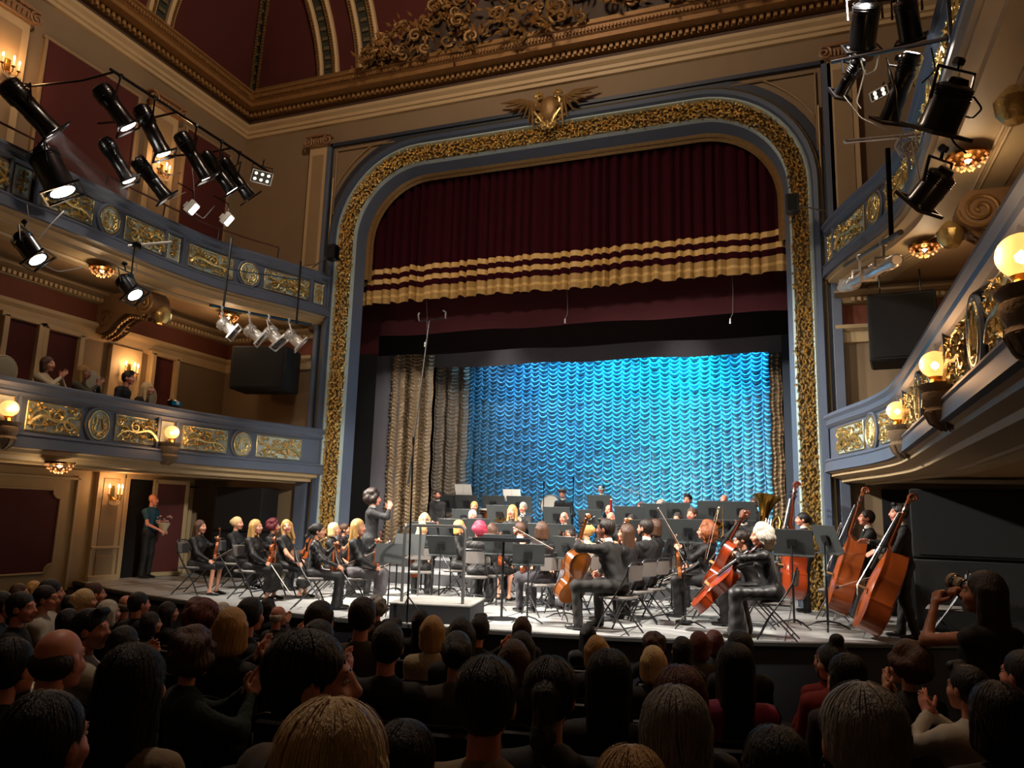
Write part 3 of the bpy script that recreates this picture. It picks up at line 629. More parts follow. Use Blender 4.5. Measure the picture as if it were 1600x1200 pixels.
austrian('festoon_curtain',-9.1,-.66,20,6.2,.252,silk,label='wide gathered festoon backdrop glowing blue and turquoise behind the orchestra',seed=1,hz=.118,ss=12,fold=.04)
austrian('side_drape',-10.45,-9.15,18.2,6.2,.165,beige,'champagne gathered side drape at the left, nearest fold',fold=.16,seed=3,hz=.1)
austrian('side_drape',-9.55,-8.6,19.2,6.2,.19,mat('taupe_satin','#857868',.4,.1),'taupe gathered side drape between champagne fold and blue backdrop',fold=.1,seed=4,hz=.1)
austrian('side_drape',-.70,-.43,18.9,6.0,.135,beige,'narrow champagne gathered drape at the right edge of the backdrop',fold=.02,seed=6,hz=.1)
# podium with rail
pd=empty('conductor_podium',(-4.84,10.02,0),.22,'low grey conductor podium with curved steel safety rail','podium')
G().box((0,0,.115),(1.1,1.06,.23),bev=.01).build('platform',[mat('podium_side','#19191c',.7,var=.15)],pd)
G().box((0,0,.24),(1.12,1.08,.025),bev=.006).build('deck',[mat('podium_top','#8f8d88',.6,var=.15)],pd)
def bez(P,n=24):
    P=np.array(P,float); t=np.linspace(0,len(P)-1,n); return np.stack([np.interp(t,range(len(P)),P[:,k]) for k in range(P.shape[1])],1)
g=G(); zr=1.27; g.tube([(-.42,-.42,.25),(-.42,-.42,zr-.1),(-.41,-.42,zr-.03),(-.36,-.42,zr),(.36,-.42,zr),(.41,-.42,zr-.03),(.42,-.42,zr-.1),(.42,-.42,.25)],.022,8)
g.tube([(-.42,.42,.25),(-.42,.42,zr-.1),(-.42,.37,zr-.02),(-.42,.3,zr),(-.42,-.35,zr),(-.42,-.41,zr-.05)],.018,8)
g.build('safety_rail',[mat('rail_steel','#6a6a68',.35,.5)],pd)
# ================= figures: signed-distance bodies turned into meshes =================
def _prim(p,P):
    k=p[0]
    if k=='c':
        a,b,ra,rb=np.array(p[1]),np.array(p[2]),p[3],p[4]; ab=b-a; L=ab.dot(ab)+1e-9
        t=np.clip(((P-a)@ab)/L,0,1); return np.linalg.norm(P-a-t[:,None]*ab,axis=1)-(ra+(rb-ra)*t)
    c,r=np.array(p[1]),np.array(p[2]); Q=P-c
    if len(p)>3 and p[3] is not None: Q=Q@np.array(p[3])
    k0=np.linalg.norm(Q/r,axis=1); k1=np.linalg.norm(Q/(r*r),axis=1)+1e-9; return k0*(k0-1)/k1
def _bound(p):
    if p[0]=='c':
        a,b=np.array(p[1]),np.array(p[2]); r=max(p[3],p[4]); return np.minimum(a,b)-r,np.maximum(a,b)+r
    c=np.array(p[1]); r=np.full(3,max(p[2])) if len(p)>3 and p[3] is not None else np.array(p[2]); return c-r,c+r
def sdf(prims,res,k=.02,cut=(),disp=None,mats=None,pad=2.2):
    """prims: ('c',a,b,ra,rb) or ('e',centre,radii[,R]); returns verts, quads, material per face"""
    B=[_bound(p) for p in prims]; lo=np.min([b[0] for b in B],0)-res*pad; hi=np.max([b[1] for b in B],0)+res*pad
    n=np.maximum(np.ceil((hi-lo)/res).astype(int)+1,3); ax=[lo[i]+res*np.arange(n[i]) for i in range(3)]
    P=np.stack(np.meshgrid(*ax,indexing='ij'),-1).reshape(-1,3); acc=np.zeros(len(P))
    for p in prims: acc+=np.exp(-np.clip(_prim(p,P)/k,-40,60))
    D=-k*np.log(acc+1e-30)
    for c in cut: D=np.maximum(D,-_prim(c,P))
    if disp is not None: D=D+disp(P)
    D=D.reshape(n); s=D<0; nc=n-1; cnt=np.zeros(nc); pos=np.zeros((*nc,3))
    sl=lambda d:tuple(slice(x,x+m) for x,m in zip(d,nc))
    for axis in range(3):
        o=[i for i in range(3) if i!=axis]
        for a in (0,1):
            for b in (0,1):
                d0=[0,0,0]; d0[o[0]]=a; d0[o[1]]=b; d1=list(d0); d1[axis]=1
                v0,v1=D[sl(d0)],D[sl(d1)]; m=(v0<0)!=(v1<0); t=np.where(m,v0/np.where(m,v0-v1,1),0)
                cnt+=m
                for q in range(3): pos[...,q]+=m*(d0[q]+(t if q==axis else 0))
    act=cnt>0; vid=-np.ones(nc,int); vid[act]=np.arange(act.sum()); idx=np.argwhere(act)
    V=lo+res*(idx+pos[act]/cnt[act][:,None]); Fs=[]
    for axis in range(3):
        o=[i for i in range(3) if i!=axis]; d1=[0,0,0]; d1[axis]=1
        S0=s[tuple(slice(0,m-x) for m,x in zip(n,d1))]; S1=s[tuple(slice(x,m) for m,x in zip(n,d1))]; e=np.argwhere(S0!=S1); 
        e=e[(e[:,o[0]]>0)&(e[:,o[1]]>0)&(e[:,o[0]]<nc[o[0]])&(e[:,o[1]]<nc[o[1]])]
        if len(e)==0: continue
        def g_(a,b):
            q=e.copy(); q[:,o[0]]-=a; q[:,o[1]]-=b; return vid[q[:,0],q[:,1],q[:,2]]
        Q=np.stack([g_(1,1),g_(0,1),g_(0,0),g_(1,0)],1); inn=S0[tuple(np.argwhere(S0!=S1).T)] if False else s[tuple(e.T)]
        fl=inn if axis!=1 else ~inn
        Q=np.where(fl[:,None],Q,Q[:,::-1]); Fs.append(Q)
    Q=np.concatenate(Fs); M_=np.zeros(len(Q),int)
    if mats is not None:
        C=V[Q].mean(1); dd=np.stack([_prim(p,C) for p in prims],1); M_=np.array(mats)[dd.argmin(1)]
    return V,Q,M_
def npmesh(name,parts,smooth=True):
    Vs=[];Qs=[];Ms=[];b=0
    for V,Q,M_ in parts: Vs.append(V);Qs.append(Q+b);Ms.append(M_);b+=len(V)
    V=np.concatenate(Vs);Q=np.concatenate(Qs);M_=np.concatenate(Ms); me=bpy.data.meshes.new(name)
    me.vertices.add(len(V)); me.vertices.foreach_set('co',V.ravel()); me.loops.add(Q.size); me.loops.foreach_set('vertex_index',Q.ravel().astype(np.int32))
    me.polygons.add(len(Q)); me.polygons.foreach_set('loop_start',np.arange(0,Q.size,4,dtype=np.int32)); 
    me.polygons.foreach_set('material_index',M_.astype(np.int32)); me.update(calc_edges=True); me.validate()
    if smooth: me.shade_smooth()
    return me
def tf(part,T):
    V,Q,M_=part; return V@T[:3,:3].T+T[:3,3],(Q[:,::-1] if np.linalg.det(T[:3,:3])<0 else Q),M_
def rotx(a): c,s=math.cos(a),math.sin(a); return np.array([[1,0,0],[0,c,-s],[0,s,c]])
def roty(a): c,s=math.cos(a),math.sin(a); return np.array([[c,0,s],[0,1,0],[-s,0,c]])
def rotz(a): c,s=math.cos(a),math.sin(a); return np.array([[c,-s,0],[s,c,0],[0,0,1]])
def mkT(R=np.eye(3),t=(0,0,0)): T=np.eye(4); T[:3,:3]=R; T[:3,3]=t; return T
# ---- head (origin at head centre, facing +Y); materials 0 skin 1 lips 2 eye white 3 dark
def head_part(fem,res=.0075):
    w_=.94 if fem else 1.0
    pr=[('e',(0,-.012,.032),(.074*w_,.094,.087)),('e',(0,.028,-.03),(.058*w_,.066,.082)),('c',(-.016,.068,-.088),(.016,.068,-.088),.022,.022),
        ('c',(0,.092,.016),(0,.113,-.02),.008,.0135),('c',(-.012,.1,-.024),(.012,.1,-.024),.008,.008),('e',(-.078*w_,-.006,-.012),(.010,.02,.031)),('e',(.078*w_,-.006,-.012),(.010,.02,.031)),
        ('c',(-.035,.081,.03),(.035,.081,.03),.009,.009),('e',(-.04,.06,-.03),(.022,.03,.025)),('e',(.04,.06,-.03),(.022,.03,.025))]
    m=[0]*len(pr)
    pr+=[('c',(-.02,.092,-.052),(.02,.092,-.052),.0075,.0075),('c',(-.017,.091,-.062),(.017,.091,-.062),.0075,.0075)]; m+=[1,1]
    V,Q,M_=sdf(pr,res,.008,mats=m)
    ex=[]
    for sg in (-1,1):
        e=sdf([('e',(sg*.031,.081,.012),(.0145,.010,.0085))],.006,.004); ex.append((e[0],e[1],np.full(len(e[1]),2)))
        e=sdf([('e',(sg*.031,.089,.012),(.0065,.004,.0065))],.004,.003); ex.append((e[0],e[1],np.full(len(e[1]),3)))
        e=sdf([('c',(sg*.016,.091,.036),(sg*.046,.082,.037),.0045,.003)],.004,.003); ex.append((e[0],e[1],np.full(len(e[1]),3)))
    out=[(V,Q,M_)]+ex
    Vs=np.concatenate([o[0] for o in out]); b=0; Qs=[]
    for o in out: Qs.append(o[1]+b); b+=len(o[0])
    return Vs,np.concatenate(Qs),np.concatenate([o[2] for o in out])
HEAD={0:head_part(0),1:head_part(1)}
# ---- hands: wrist at origin, fingers +Y, palm faces -Z, thumb at -X (right hand)
def hand_part(curl,spread=.1,res=.0062):
    pr=[('c',(0,-.02,0),(0,.012,0),.023,.025),('c',(-.02,.02,0),(-.024,.075,0),.015,.0125),('c',(-.006,.02,0),(-.008,.08,0),.015,.0125),('c',(.008,.02,0),(.009,.078,0),.015,.012),('c',(.02,.02,0),(.024,.07,0),.014,.011)]
    for i,(x,L) in enumerate(((-.028,.072),(-.009,.08),(.010,.074),(.028,.058))):
        p=np.array([x,.078-.004*abs(i-1.3),0]); a=0; d0=(i-1.5)*spread
        for j,fr in enumerate((.45,.31,.24)):
            a+=curl[min(j,len(curl)-1)]; d=np.array([math.sin(d0)*math.cos(a),math.cos(d0)*math.cos(a),-math.sin(a)]); q=p+d*L*fr; pr.append(('c',p,q,.0098-.0011*j,.009-.0012*j)); p=q
    p=np.array([-.02,.012,-.004]); 
    for d,L,r in (((-.75,.55,-.25-.3*curl[0]),.042,.0135),((-.35,.85,-.25-.5*curl[0]),.03,.0115),((-.1,.9,-.3-.4*curl[0]),.024,.0095)):
        d=np.array(d); d=d/np.linalg.norm(d); q=p+d*L; pr.append(('c',p,q,r,r*.88)); p=q
    return sdf(pr,res,.0035)
HAND={'flat':hand_part((.12,.12,.1),.06),'grip':hand_part((.75,.95,.6),.02),'relax':hand_part((.3,.4,.3),.05)}
# ---- hair (head frame)
def hair_part(st,fem,res=.011,seed=0):
    rr=np.random.default_rng(seed+17); w_=.96 if fem else 1.0
    cap=('e',(0,-.022,.042),(.086*w_,.103,.094)); cut=[('e',(0,.135,-.02),(.085,.085,.095))]; pr=[cap]; amp=.0022
    if st=='short': pr+=[('e',(0,-.045,0.0),(.083,.073,.085))]; cut+=[('e',(0,.06,-.09),(.12,.085,.085)),('e',(0,-.03,-.135),(.2,.2,.06))]
    elif st=='quiff': pr+=[('e',(0,-.045,0.0),(.082,.072,.085)),('c',(-.035,.062,.118),(.035,.055,.122),.025,.028)]; cut+=[('e',(0,.06,-.09),(.12,.085,.085)),('e',(0,-.03,-.135),(.2,.2,.06))]
    elif st=='balding': pr=[('e',(0,-.035,-.005),(.086,.080,.065))]; cut+=[('e',(0,.08,0),(.2,.1,.2)),('e',(0,0,.09),(.11,.13,.075)),('e',(0,-.03,-.13),(.2,.2,.06))]
    elif st=='curly':
        pr+=[('e',(0,-.045,0),(.09,.08,.085))]
        for i in range(75):
            v=rr.normal(size=3); v/=np.linalg.norm(v); v=v*[.097,.11,.106]+[0,-.028,.03]
            if v[2]>-.06 and not (v[1]>.045 and v[2]<.085): pr.append(('e',v,(.027,.027,.026)))
        cut+=[('e',(0,-.02,-.16),(.2,.2,.07))]; amp=.004
    elif st=='afro_long':   # long curls
        pr+=[('e',(0,-.04,-.03),(.1,.09,.11))]
        for i in range(90):
            v=rr.normal(size=3); v/=np.linalg.norm(v); v=v*[.115,.11,.15]+[0,-.035,-.02]
            if not (v[1]>.035 and v[2]<.09): pr.append(('e',v,(.03,.03,.028)))
        amp=.004
    elif st=='bob': pr+=[('c',(-.07,-.02,.02),(-.072,-.005,-.09),.035,.033),('c',(.07,-.02,.02),(.072,-.005,-.09),.035,.033),('c',(0,-.06,.0),(0,-.062,-.10),.062,.055),('c',(-.045,-.05,0),(-.05,-.045,-.1),.05,.045),('c',(.045,-.05,0),(.05,-.045,-.1),.05,.045)]
    elif st in('long','verylong'):
        L=-.30 if st=='long' else -.52
        pr+=[('c',(-.068,-.02,.02),(-.085,.0,L*.75),.036,.025),('c',(.068,-.02,.02),(.085,.0,L*.75),.036,.025),('c',(0,-.065,.0),(0,-.105,L),.062,.035),('c',(-.045,-.055,0),(-.06,-.095,L),.05,.032),('c',(.045,-.055,0),(.06,-.095,L),.05,.032)]
    elif st=='ponytail': pr+=[('e',(0,-.035,.01),(.082*w_,.085,.085)),('e',(0,-.125,.03),(.03,.03,.03)),('c',(0,-.13,.02),(0,-.165,-.1),.032,.036),('c',(0,-.165,-.1),(0,-.16,-.32),.036,.014)]; cut+=[('e',(0,0,-.14),(.2,.2,.075))]
    elif st=='bun': pr+=[('e',(0,-.035,.01),(.082*w_,.085,.085)),('e',(0,-.12,.03),(.05,.042,.048))]; cut+=[('e',(0,0,-.14),(.2,.2,.075))]; 
    elif st=='topbun': pr+=[('e',(0,-.035,.01),(.082*w_,.085,.085)),('e',(0,-.05,.155),(.045,.045,.04))]; cut+=[('e',(0,0,-.14),(.2,.2,.075))]
    def disp(P):
        th=np.arctan2(P[:,0],-(P[:,1]+.02)); ph=seed*.7
        return amp*(np.sin(th*26+6*np.sin(P[:,2]*9+ph))+.6*np.sin(th*61+P[:,2]*25+ph))*np.clip((.18-P[:,2])*9,0,1)*np.clip(np.hypot(P[:,0],P[:,1]+.02)*18,0,1)
    return sdf(pr,res,.012,cut=cut,disp=disp)
def strands(st,n,seed):
    rr=np.random.default_rng(seed); L={'bob':-.10,'long':-.30,'verylong':-.5}.get(st,-.02); k=9; Vs=[];Qs=[];b=0
    th=rr.uniform(0,2*PI,n); out=rr.uniform(-.001,.006,n); wob=rr.uniform(-1,1,(n,2)); pol0=rr.uniform(.05,1.2,n)
    for i in range(n):
        a=th[i]; 
        if math.sin(a)>.35 and st in('short','quiff'): continue
        P=[]
        for t in np.linspace(0,1,k):
            if L<-.05:
                q=t*1.6; 
                if q<1: ph=pol0[i]+(PI/2-pol0[i])*q; P.append([(.098+out[i])*math.sin(ph)*math.cos(a),(.112+out[i])*math.sin(ph)*math.sin(a)-.025,.04+(.098+out[i])*math.cos(ph)])
                else: e=(q-1)/.6; P.append([(.10+out[i])*math.cos(a)*(1-.12*e)+.01*wob[i,0]*e,(.113+out[i])*math.sin(a)-.025-.02*e,.04+L*e*(.8+.25*wob[i,1]*.5)])
            else:
                ph=pol0[i]+t*.9; P.append([(.088+out[i]+.004*t)*math.sin(ph)*math.cos(a),(.105+out[i]+.004*t)*math.sin(ph)*math.sin(a)-.024,.04+(.096+out[i])*math.cos(ph)])
        P=np.array(P); 
        if st in('bob','long','verylong') and math.sin(a)>.5: continue
        d=np.array([-math.sin(a),math.cos(a),0])*.0013; V=np.concatenate([P-d,P+d]); Q=np.array([(j,j+1,k+j+1,k+j) for j in range(k-1)])+b; b+=2*k; Vs.append(V); Qs.append(Q)
    V=np.concatenate(Vs);Q=np.concatenate(Qs); return V,Q,np.zeros(len(Q),int)
_mc={}
def cached(key,fn):
    if key not in _mc: _mc[key]=fn()
    return _mc[key]
def ik(S,W,l1,l2,pole):
    S,W=np.array(S,float),np.array(W,float); d=W-S; L=np.linalg.norm(d); mx=(l1+l2)*.985
    if L>mx: W=S+d/L*mx; d=W-S; L=mx
    a=(l1*l1-l2*l2+L*L)/(2*L); h=math.sqrt(max(l1*l1-a*a,1e-6)); u=d/L; p=np.array(pole,float); p=p-u*p.dot(u); p/=np.linalg.norm(p)+1e-9
    return S+u*a+p*h,W
def skel(po):
    f=po.get('fem',0); sit=po.get('legs','sit')!='stand'; hip=.54 if sit else .93; wd=po.get('wd',1.0)*(.92 if f else 1.0)
    J={}; lean=po.get('lean',0); tw=po.get('side',0)
    R=rotx(-lean)@roty(tw); sp=lambda p:np.array([0,0,hip])+R@np.array(p,float)
    J['hip']=sp((0,0,0)); J['waist']=sp((0,.01,.16)); J['chest']=sp((0,.015,.34)); J['nb']=sp((0,-.01,.49)); 
    J['Ls']=sp((-.165*wd,-.01,.435)); J['Rs']=sp((.165*wd,-.01,.435)); J['neck']=sp((0,0,.56)); 
    hd=J['nb']+np.array([0,.035+.05*math.sin(lean),.19]); J['head']=hd; J['R']=R; J['wd']=wd
    for sd,sg in (('L',-1),('R',1)):
        W=po.get('hand'+sd,(sg*.16,.30,.60 if sit else .75)); pole=po.get('pole'+sd,(sg*.6,-.4,-.6)); J[sd+'e'],J[sd+'w']=ik(J[sd+'s'],W,.285,.255,pole)
        hx=np.array([sg*.09,0,hip-.01]); lg=po.get('leg'+sd)
        if sit:
            K=np.array([sg*po.get('knee',.12),.43,.52]) if lg is None else np.array(lg[0]); A=np.array([sg*po.get('knee',.12),po.get('foot',.40),.09]) if lg is None else np.array(lg[1])
        else: K=np.array([sg*.10,.02,.50]); A=np.array([sg*.11,-.01+po.get('step',0)*sg,.09])
        J[sd+'h'],J[sd+'k'],J[sd+'a']=hx,K,A
    return J
def person(name,label,x,y,z,rz,po,skin,top,bot,hair,s=1,group=None,shoe=None,shirt=None):
    """a figure: Empty at its base, body mesh (skin) plus clothing and hair as children"""
    root=empty(name,(x,y,z),rz,label,'person',group,s)
    f=po.get('fem',0); st=po.get('hair','short'); key=repr(sorted((k,v) for k,v in po.items() if k not in('hair','hres','hseed','strands','glasses','beard','tie')))
    J=skel(po); wd=J['wd']; hy,hp,ht=po.get('look',(0,0,0)); HT=mkT(rotz(hy)@rotx(hp)@roty(ht),J['head'])
    sl=po.get('sleeve','long'); legs=po.get('legs','sit'); cr=po.get('cres',.021)
    def body():
        pr=[('c',J['hip'],J['waist'],.10,.09),('c',J['waist'],J['chest'],.09,.1),('c',J['Ls']*.8+J['nb']*.2,J['Rs']*.8+J['nb']*.2,.05,.05),('c',J['nb']-np.array([0,0,.03]),J['head']+np.array([0,-.02,-.06]),.052 if not f else .046,.050 if not f else .043)]
        for sd in 'LR':
            pr+=[('c',J[sd+'s'],J[sd+'e'],.042,.036),('c',J[sd+'e'],J[sd+'w'],.036,.024),('c',J[sd+'h'],J[sd+'k'],.07,.05),('c',J[sd+'k'],J[sd+'a'],.048,.03)]
            if legs=='skirt': 
                A=J[sd+'a']; pr+=[('c',A-np.array([0,.03,.04]),A+np.array([0,.12,-.055]),.03,.022)]
        parts=[sdf(pr,.019,.012),tf(HEAD[f],HT)]
        for sd,sg in (('L',-1),('R',1)):
            fd=J[sd+'w']-J[sd+'e']; hd=po.get('hdir'+sd); fd=np.array(hd,float) if hd is not None else fd/np.linalg.norm(fd); dn=np.array(po.get('back'+sd,(sg*.7,.1,.7)),float)
            T=frame(J[sd+'w'],fd,dn)
            if sg<0: T=T@np.diag([-1,1,1,1.])
            parts.append(tf(HAND[po.get('grip'+sd,'relax')],T))
        return npmesh('body',parts)
    obj('body',cached(('b',key),body),[skin,mat('lips','#a0524a',.5),mat('eye_white','#d8d2c8',.3),mat('brow_dark','#1d1410',.5)],root)
    def coat():
        r=po.get('bulk',1.0); b=1.0 if not f else .9; pr=[('e',J['chest'],(.165*wd*r,.115*r*b,.17),J['R']),('e',J['waist'],(.135*wd*r*(.92 if f else 1.05),.11*r*b,.15),J['R']),('e',J['hip']+np.array([0,0,.02]),(.165*r*b,.125*r,.11)),('c',J['Ls'],J['Rs'],.062,.062),('c',J['nb']-np.array([0,0,.05]),J['nb']+np.array([0,0,.01]),.085,.055)]
        if f: pr+=[('e',J['chest']+J['R']@np.array([-.06,.085,-.01]),(.055,.05,.055)),('e',J['chest']+J['R']@np.array([.06,.085,-.01]),(.055,.05,.055))]
        if po.get('tails'): pr+=[('c',J['hip']+np.array([-.08,-.07,0]),J['hip']+np.array([-.1,-.1,-.16]),.07,.05),('c',J['hip']+np.array([.08,-.07,0]),J['hip']+np.array([.1,-.1,-.16]),.07,.05)]
        for sd in 'LR':
            if sl=='none': continue
            pr.append(('c',J[sd+'s'],J[sd+'e'] if sl=='long' else J[sd+'s']*.45+J[sd+'e']*.55,.06 if not f else .052,.05 if not f else .045))
            if sl=='long': pr.append(('c',J[sd+'e'],J[sd+'e']*.06+J[sd+'w']*.94,.05 if not f else .044,.037 if not f else .031))
        rr=np.random.default_rng(int(abs(J['Lw'][0]*977+J['Rw'][2]*131)*10)%9999); o1,o2=rr.uniform(0,6,2)
        dz=lambda P:.0035*np.sin(P[:,2]*52+9*np.sin(P[:,0]*11+o1)+6*np.sin(P[:,1]*13+o2))
        return npmesh('coat',[sdf(pr,cr,.022,disp=dz)])
    obj('jacket' if not f else 'blouse',cached(('c',key,repr(po.get('bulk'))),coat),[top],root)
    if shirt is not None:
        def sh():
            n=J['nb']; R=J['R']; pr=[('c',n+R@np.array([0,.045,-.03]),n+R@np.array([0,.09,-.17]),.04,.022),('c',n+R@np.array([0,.075,-.06]),n+R@np.array([0,.115,-.2]),.03,.012),('c',n+np.array([0,0,.01]),n+np.array([0,.015,.055]),.062,.058)]
            return npmesh('shirt',[sdf(pr,.014,.008)])
        obj('shirt',cached(('s',key),sh),[shirt],root)
        for sd in 'LR':
            w,e=J[sd+'w'],J[sd+'e']; obj('cuff',cached(('cuff',),lambda:npmesh('cuff',[sdf([('c',(0,0,0),(0,0,.02),.033,.031)],.012,.006)])),[shirt],root,zframe(e*.07+w*.93,w-e))
    def lower():
        pr=[('e',J['hip'],(.17,.135,.11))]
        if legs=='skirt' :
            zz=J['hip']; pr+=[('c',J['Lh'],J['Lk'],.095,.075),('c',J['Rh'],J['Rk'],.095,.075),('c',(J['Lh']+J['Rh'])/2,(J['Lk']+J['Rk'])/2,.09,.075)]
            if po.get('skl',0)>0:
                for sd in 'LR': pr.append(('c',J[sd+'k'],J[sd+'k']*(1-po['skl'])+J[sd+'a']*po['skl'],.08,.09))
                pr.append(('c',(J['Lk']+J['Rk'])/2,((J['Lk']+J['Rk'])*(1-po['skl'])+(J['La']+J['Ra'])*po['skl'])/2,.08,.1))
        else:
            fl=.058 if not f else po.get('flare',.06)
            for sd in 'LR': pr+=[('c',J[sd+'h'],J[sd+'k'],.092,.068),('c',J[sd+'k'],J[sd+'a']+np.array([0,0,-.02]),.066,fl)]
        dz=lambda P:.004*np.sin(P[:,2]*40+8*np.sin(P[:,0]*14)+P[:,1]*20)
        return npmesh('lower',[sdf(pr,cr,.02,disp=dz)])
    obj('skirt' if legs=='skirt' else 'trousers',cached(('l',key),lower),[bot],root)
    if not po.get('noshoes'):
        def shoe_():
            pr=[('c',(0,-.03,0),(0,.05,-.002),.032,.033),('c',(0,.05,-.002),(0,.17,-.008),.034,.024)]
            if legs!='skirt': pr.append(('c',(0,-.01,.03),(0,-.01,.06),.036,.034))
            return npmesh('shoe',[sdf(pr,.013,.01)])
        for sd in 'LR': A=J[sd+'a']; obj('shoe',cached(('f',legs=='skirt'),shoe_),[shoe or SHOE],root,mkT(t=(A[0],A[1],A[2]-.055)))
    if st!='bald':
        T=HT.copy(); T[:3,:3]*=po.get('hsc',1); obj('hair',cached(('h',st,f,po.get('hres',.011),po.get('hseed',0)),lambda:npmesh('hair',[hair_part(st,f,po.get('hres',.011),po.get('hseed',0))])),[hair],root,T)
    if po.get('strands') and st not in('bald','balding','curly','afro_long'): obj('stray_hair',cached(('sh',st,po.get('hseed',0)),lambda:npmesh('stray_hair',[strands(st,po['strands'],po.get('hseed',0))])),[hair],root,HT)['kind']='stuff'
    if po.get('glasses'):
        def gl():
            g=G()
            for sg in (-1,1):
                g.tube([(sg*.032+.021*math.cos(a),.103-.003*math.cos(a),.01+.016*math.sin(a)) for a in np.linspace(0,2*PI,13)[:-1]],.0025,4,closed=True); g.tube([(sg*.052,.098,.015),(sg*.078,.06,.014),(sg*.083,-.005,.0)],.0022,4)
            g.tube([(-.011,.104,.013),(.011,.104,.013)],.002,4); return g.mesh('glasses')
        obj('glasses',cached(('gl',),gl),[blackm],root,HT)
    if po.get('beard'):
        obj('beard',cached(('bd',),lambda:npmesh('beard',[sdf([('c',(-.018,.074,-.094),(.018,.074,-.094),.024,.024),('c',(-.058,.02,-.05),(-.03,.06,-.088),.02,.024),('c',(.058,.02,-.05),(.03,.06,-.088),.02,.024),('c',(-.022,.098,-.038),(.022,.098,-.038),.006,.006)],.009,.008,cut=[('e',(0,.105,-.056),(.024,.03,.011))])])),[hair],root,HT)
    if po.get('tie'):
        n=J['nb']; g=G()
        for sg in (-1,1): g.add([(0,.0,.0),(sg*.05,-.005,.022),(sg*.055,-.005,-.02),(sg*.01,.012,0)],[(0,1,3),(0,3,2),(1,2,3)])
        g.build('bow_tie',[mat('tie_white' if po['tie']=='w' else 'tie_black','#d8d4cc' if po['tie']=='w' else '#0a0a0a',.7)],root,smooth=0,loc=tuple(n+J['R']@np.array([0,.088,.0])))
    return root,J
SHOE=mat('black_leather','#0c0b0b',.3,coat=.4)
def hairm(n,c,r=.5): return mat('hair_'+n,c,r,var=.35,vs=30,stretch=(1,1,.15),bump=.5,bs=120)
HB=hairm('black','#0d0a09'); HD=hairm('dark_brown','#22140d'); HBR=hairm('brown','#4a2f1e'); HBL=hairm('blonde','#b98f52'); HLB=hairm('light_blonde','#d2b581'); HG=hairm('grey','#8b857d'); HW=hairm('white','#c9c2b4'); HR=hairm('auburn','#5e2415'); HRD=hairm('wine_red','#5a1420'); HCU=hairm('copper','#8a4a22'); HPK=hairm('crimson','#a8304a'); HPU=hairm('plum','#4d2430')
SK=mat('skin_light','#c98f72',.5,var=.06,vs=10); SK2=mat('skin_pink','#cf8a72',.5,var=.06,vs=10); SKD=mat('skin_brown','#6b3f2a',.5); SKT=mat('skin_tan','#a86e50',.5)
CB=mat('black_wool','#0b0a0a',.75,var=.2,bump=.1); CB2=mat('black_crepe','#100e0f',.62); CV=mat('black_velvet','#080709',.45,sheen=.15); CG=mat('dark_grey_suiting','#1e1d1e',.75,var=.15); CGR=mat('mid_grey_cloth','#403d42',.8); CCR=mat('cream_knit','#b5a688',.9,bump=.3); SHW=mat('white_cotton','#cfcac2',.8); CSK=mat('grey_skirt_cloth','#575256',.7)
# ================= furniture =================
def make_chair():
    t=empty('folding_chair'); fr=mat('chair_steel','#4a4a4c',.35,.8); pad=mat('chair_vinyl','#6f6a66',.5,bump=.1)
    g=G(); g.box((0,.0,.44),(.39,.38,.045),bev=.02); g.build('seat',[pad],t)
    g=G(); 
    g.grid([[(-.17+.34*u,-.215-.03*(1-(2*u-1)**2)-.02*v,.66+.19*v-(.02 if u in(0,1) and v in (0,1) else 0)) for v in (0,.15,.85,1)] for u in (0,.1,.5,.9,1)]); g.grid([[(-.17+.34*u,-.245-.03*(1-(2*u-1)**2)-.02*v,.66+.19*v) for v in (0,.15,.85,1)] for u in (0,.1,.5,.9,1)])
    g.box((0,-.24,.755),(.35,.03,.17),bev=.012); g.build('backrest',[pad],t)
    for sg in (-1,1):
        G().tube([(sg*.2,.22,.0),(sg*.2,.1,.24),(sg*.2,-.12,.55),(sg*.19,-.22,.72),(sg*.18,-.25,.84),(sg*.13,-.262,.88),(0,-.265,.885)],.0115,6).build('leg',[fr],t)
        G().tube([(sg*.18,-.26,.0),(sg*.18,.17,.45)],.0105,6).build('leg',[fr],t)
    g=G(); g.tube([(-.2,.16,.13),(.2,.16,.13)],.009,6); g.build('stretcher',[fr],t); G().tube([(-.18,-.19,.08),(.18,-.19,.08)],.009,6).build('stretcher',[fr],t)
    return t
CH0=make_chair(); _chf=[False]
def chair(x,y,rz,label,z=0,s=1):
    o=CH0 if not _chf[0] else copy_tree(CH0); _chf[0]=True
    o.location=(x,y,z); o.rotation_euler=(0,0,rz); o.scale=(s,s,s); return tag(o,label,'chair','folding orchestra chairs')
def make_stand():
    t=empty('music_stand'); st=mat('stand_black','#17181a',.45,.2); dk=mat('desk_slate','#3a3e3f',.45,.1)
    G().box((0,0,1.02),(.50,.006,.33),R=rotx(-.35),bev=.003).build('desk',[dk],t)
    G().box((0,-.03,.86),(.50,.07,.008),R=rotx(-.35)).build('lip',[dk],t)
    G().box((0,.02,1.0),(.12,.02,.12),R=rotx(-.35)).build('bracket',[st],t)
    G().tube([(0,.03,.06),(0,.03,.6)],.014,8).build('pole',[mat('stand_tube','#3b3c3e',.35,.7)],t); G().tube([(0,.03,.55),(0,.03,.98)],.009,8).build('upper_pole',[mat('stand_tube','#3b3c3e')],t)
    for k in range(3):
        a=2*PI*k/3+.5; c,s_=math.cos(a),math.sin(a); G().tube([(0,.03,.10),(.14*c,.03+.14*s_,.075),(.27*c,.03+.27*s_,.012)],[.012,.011,.009],6).build('leg',[st],t)
    return t
ST0=make_stand(); _stf=[False]
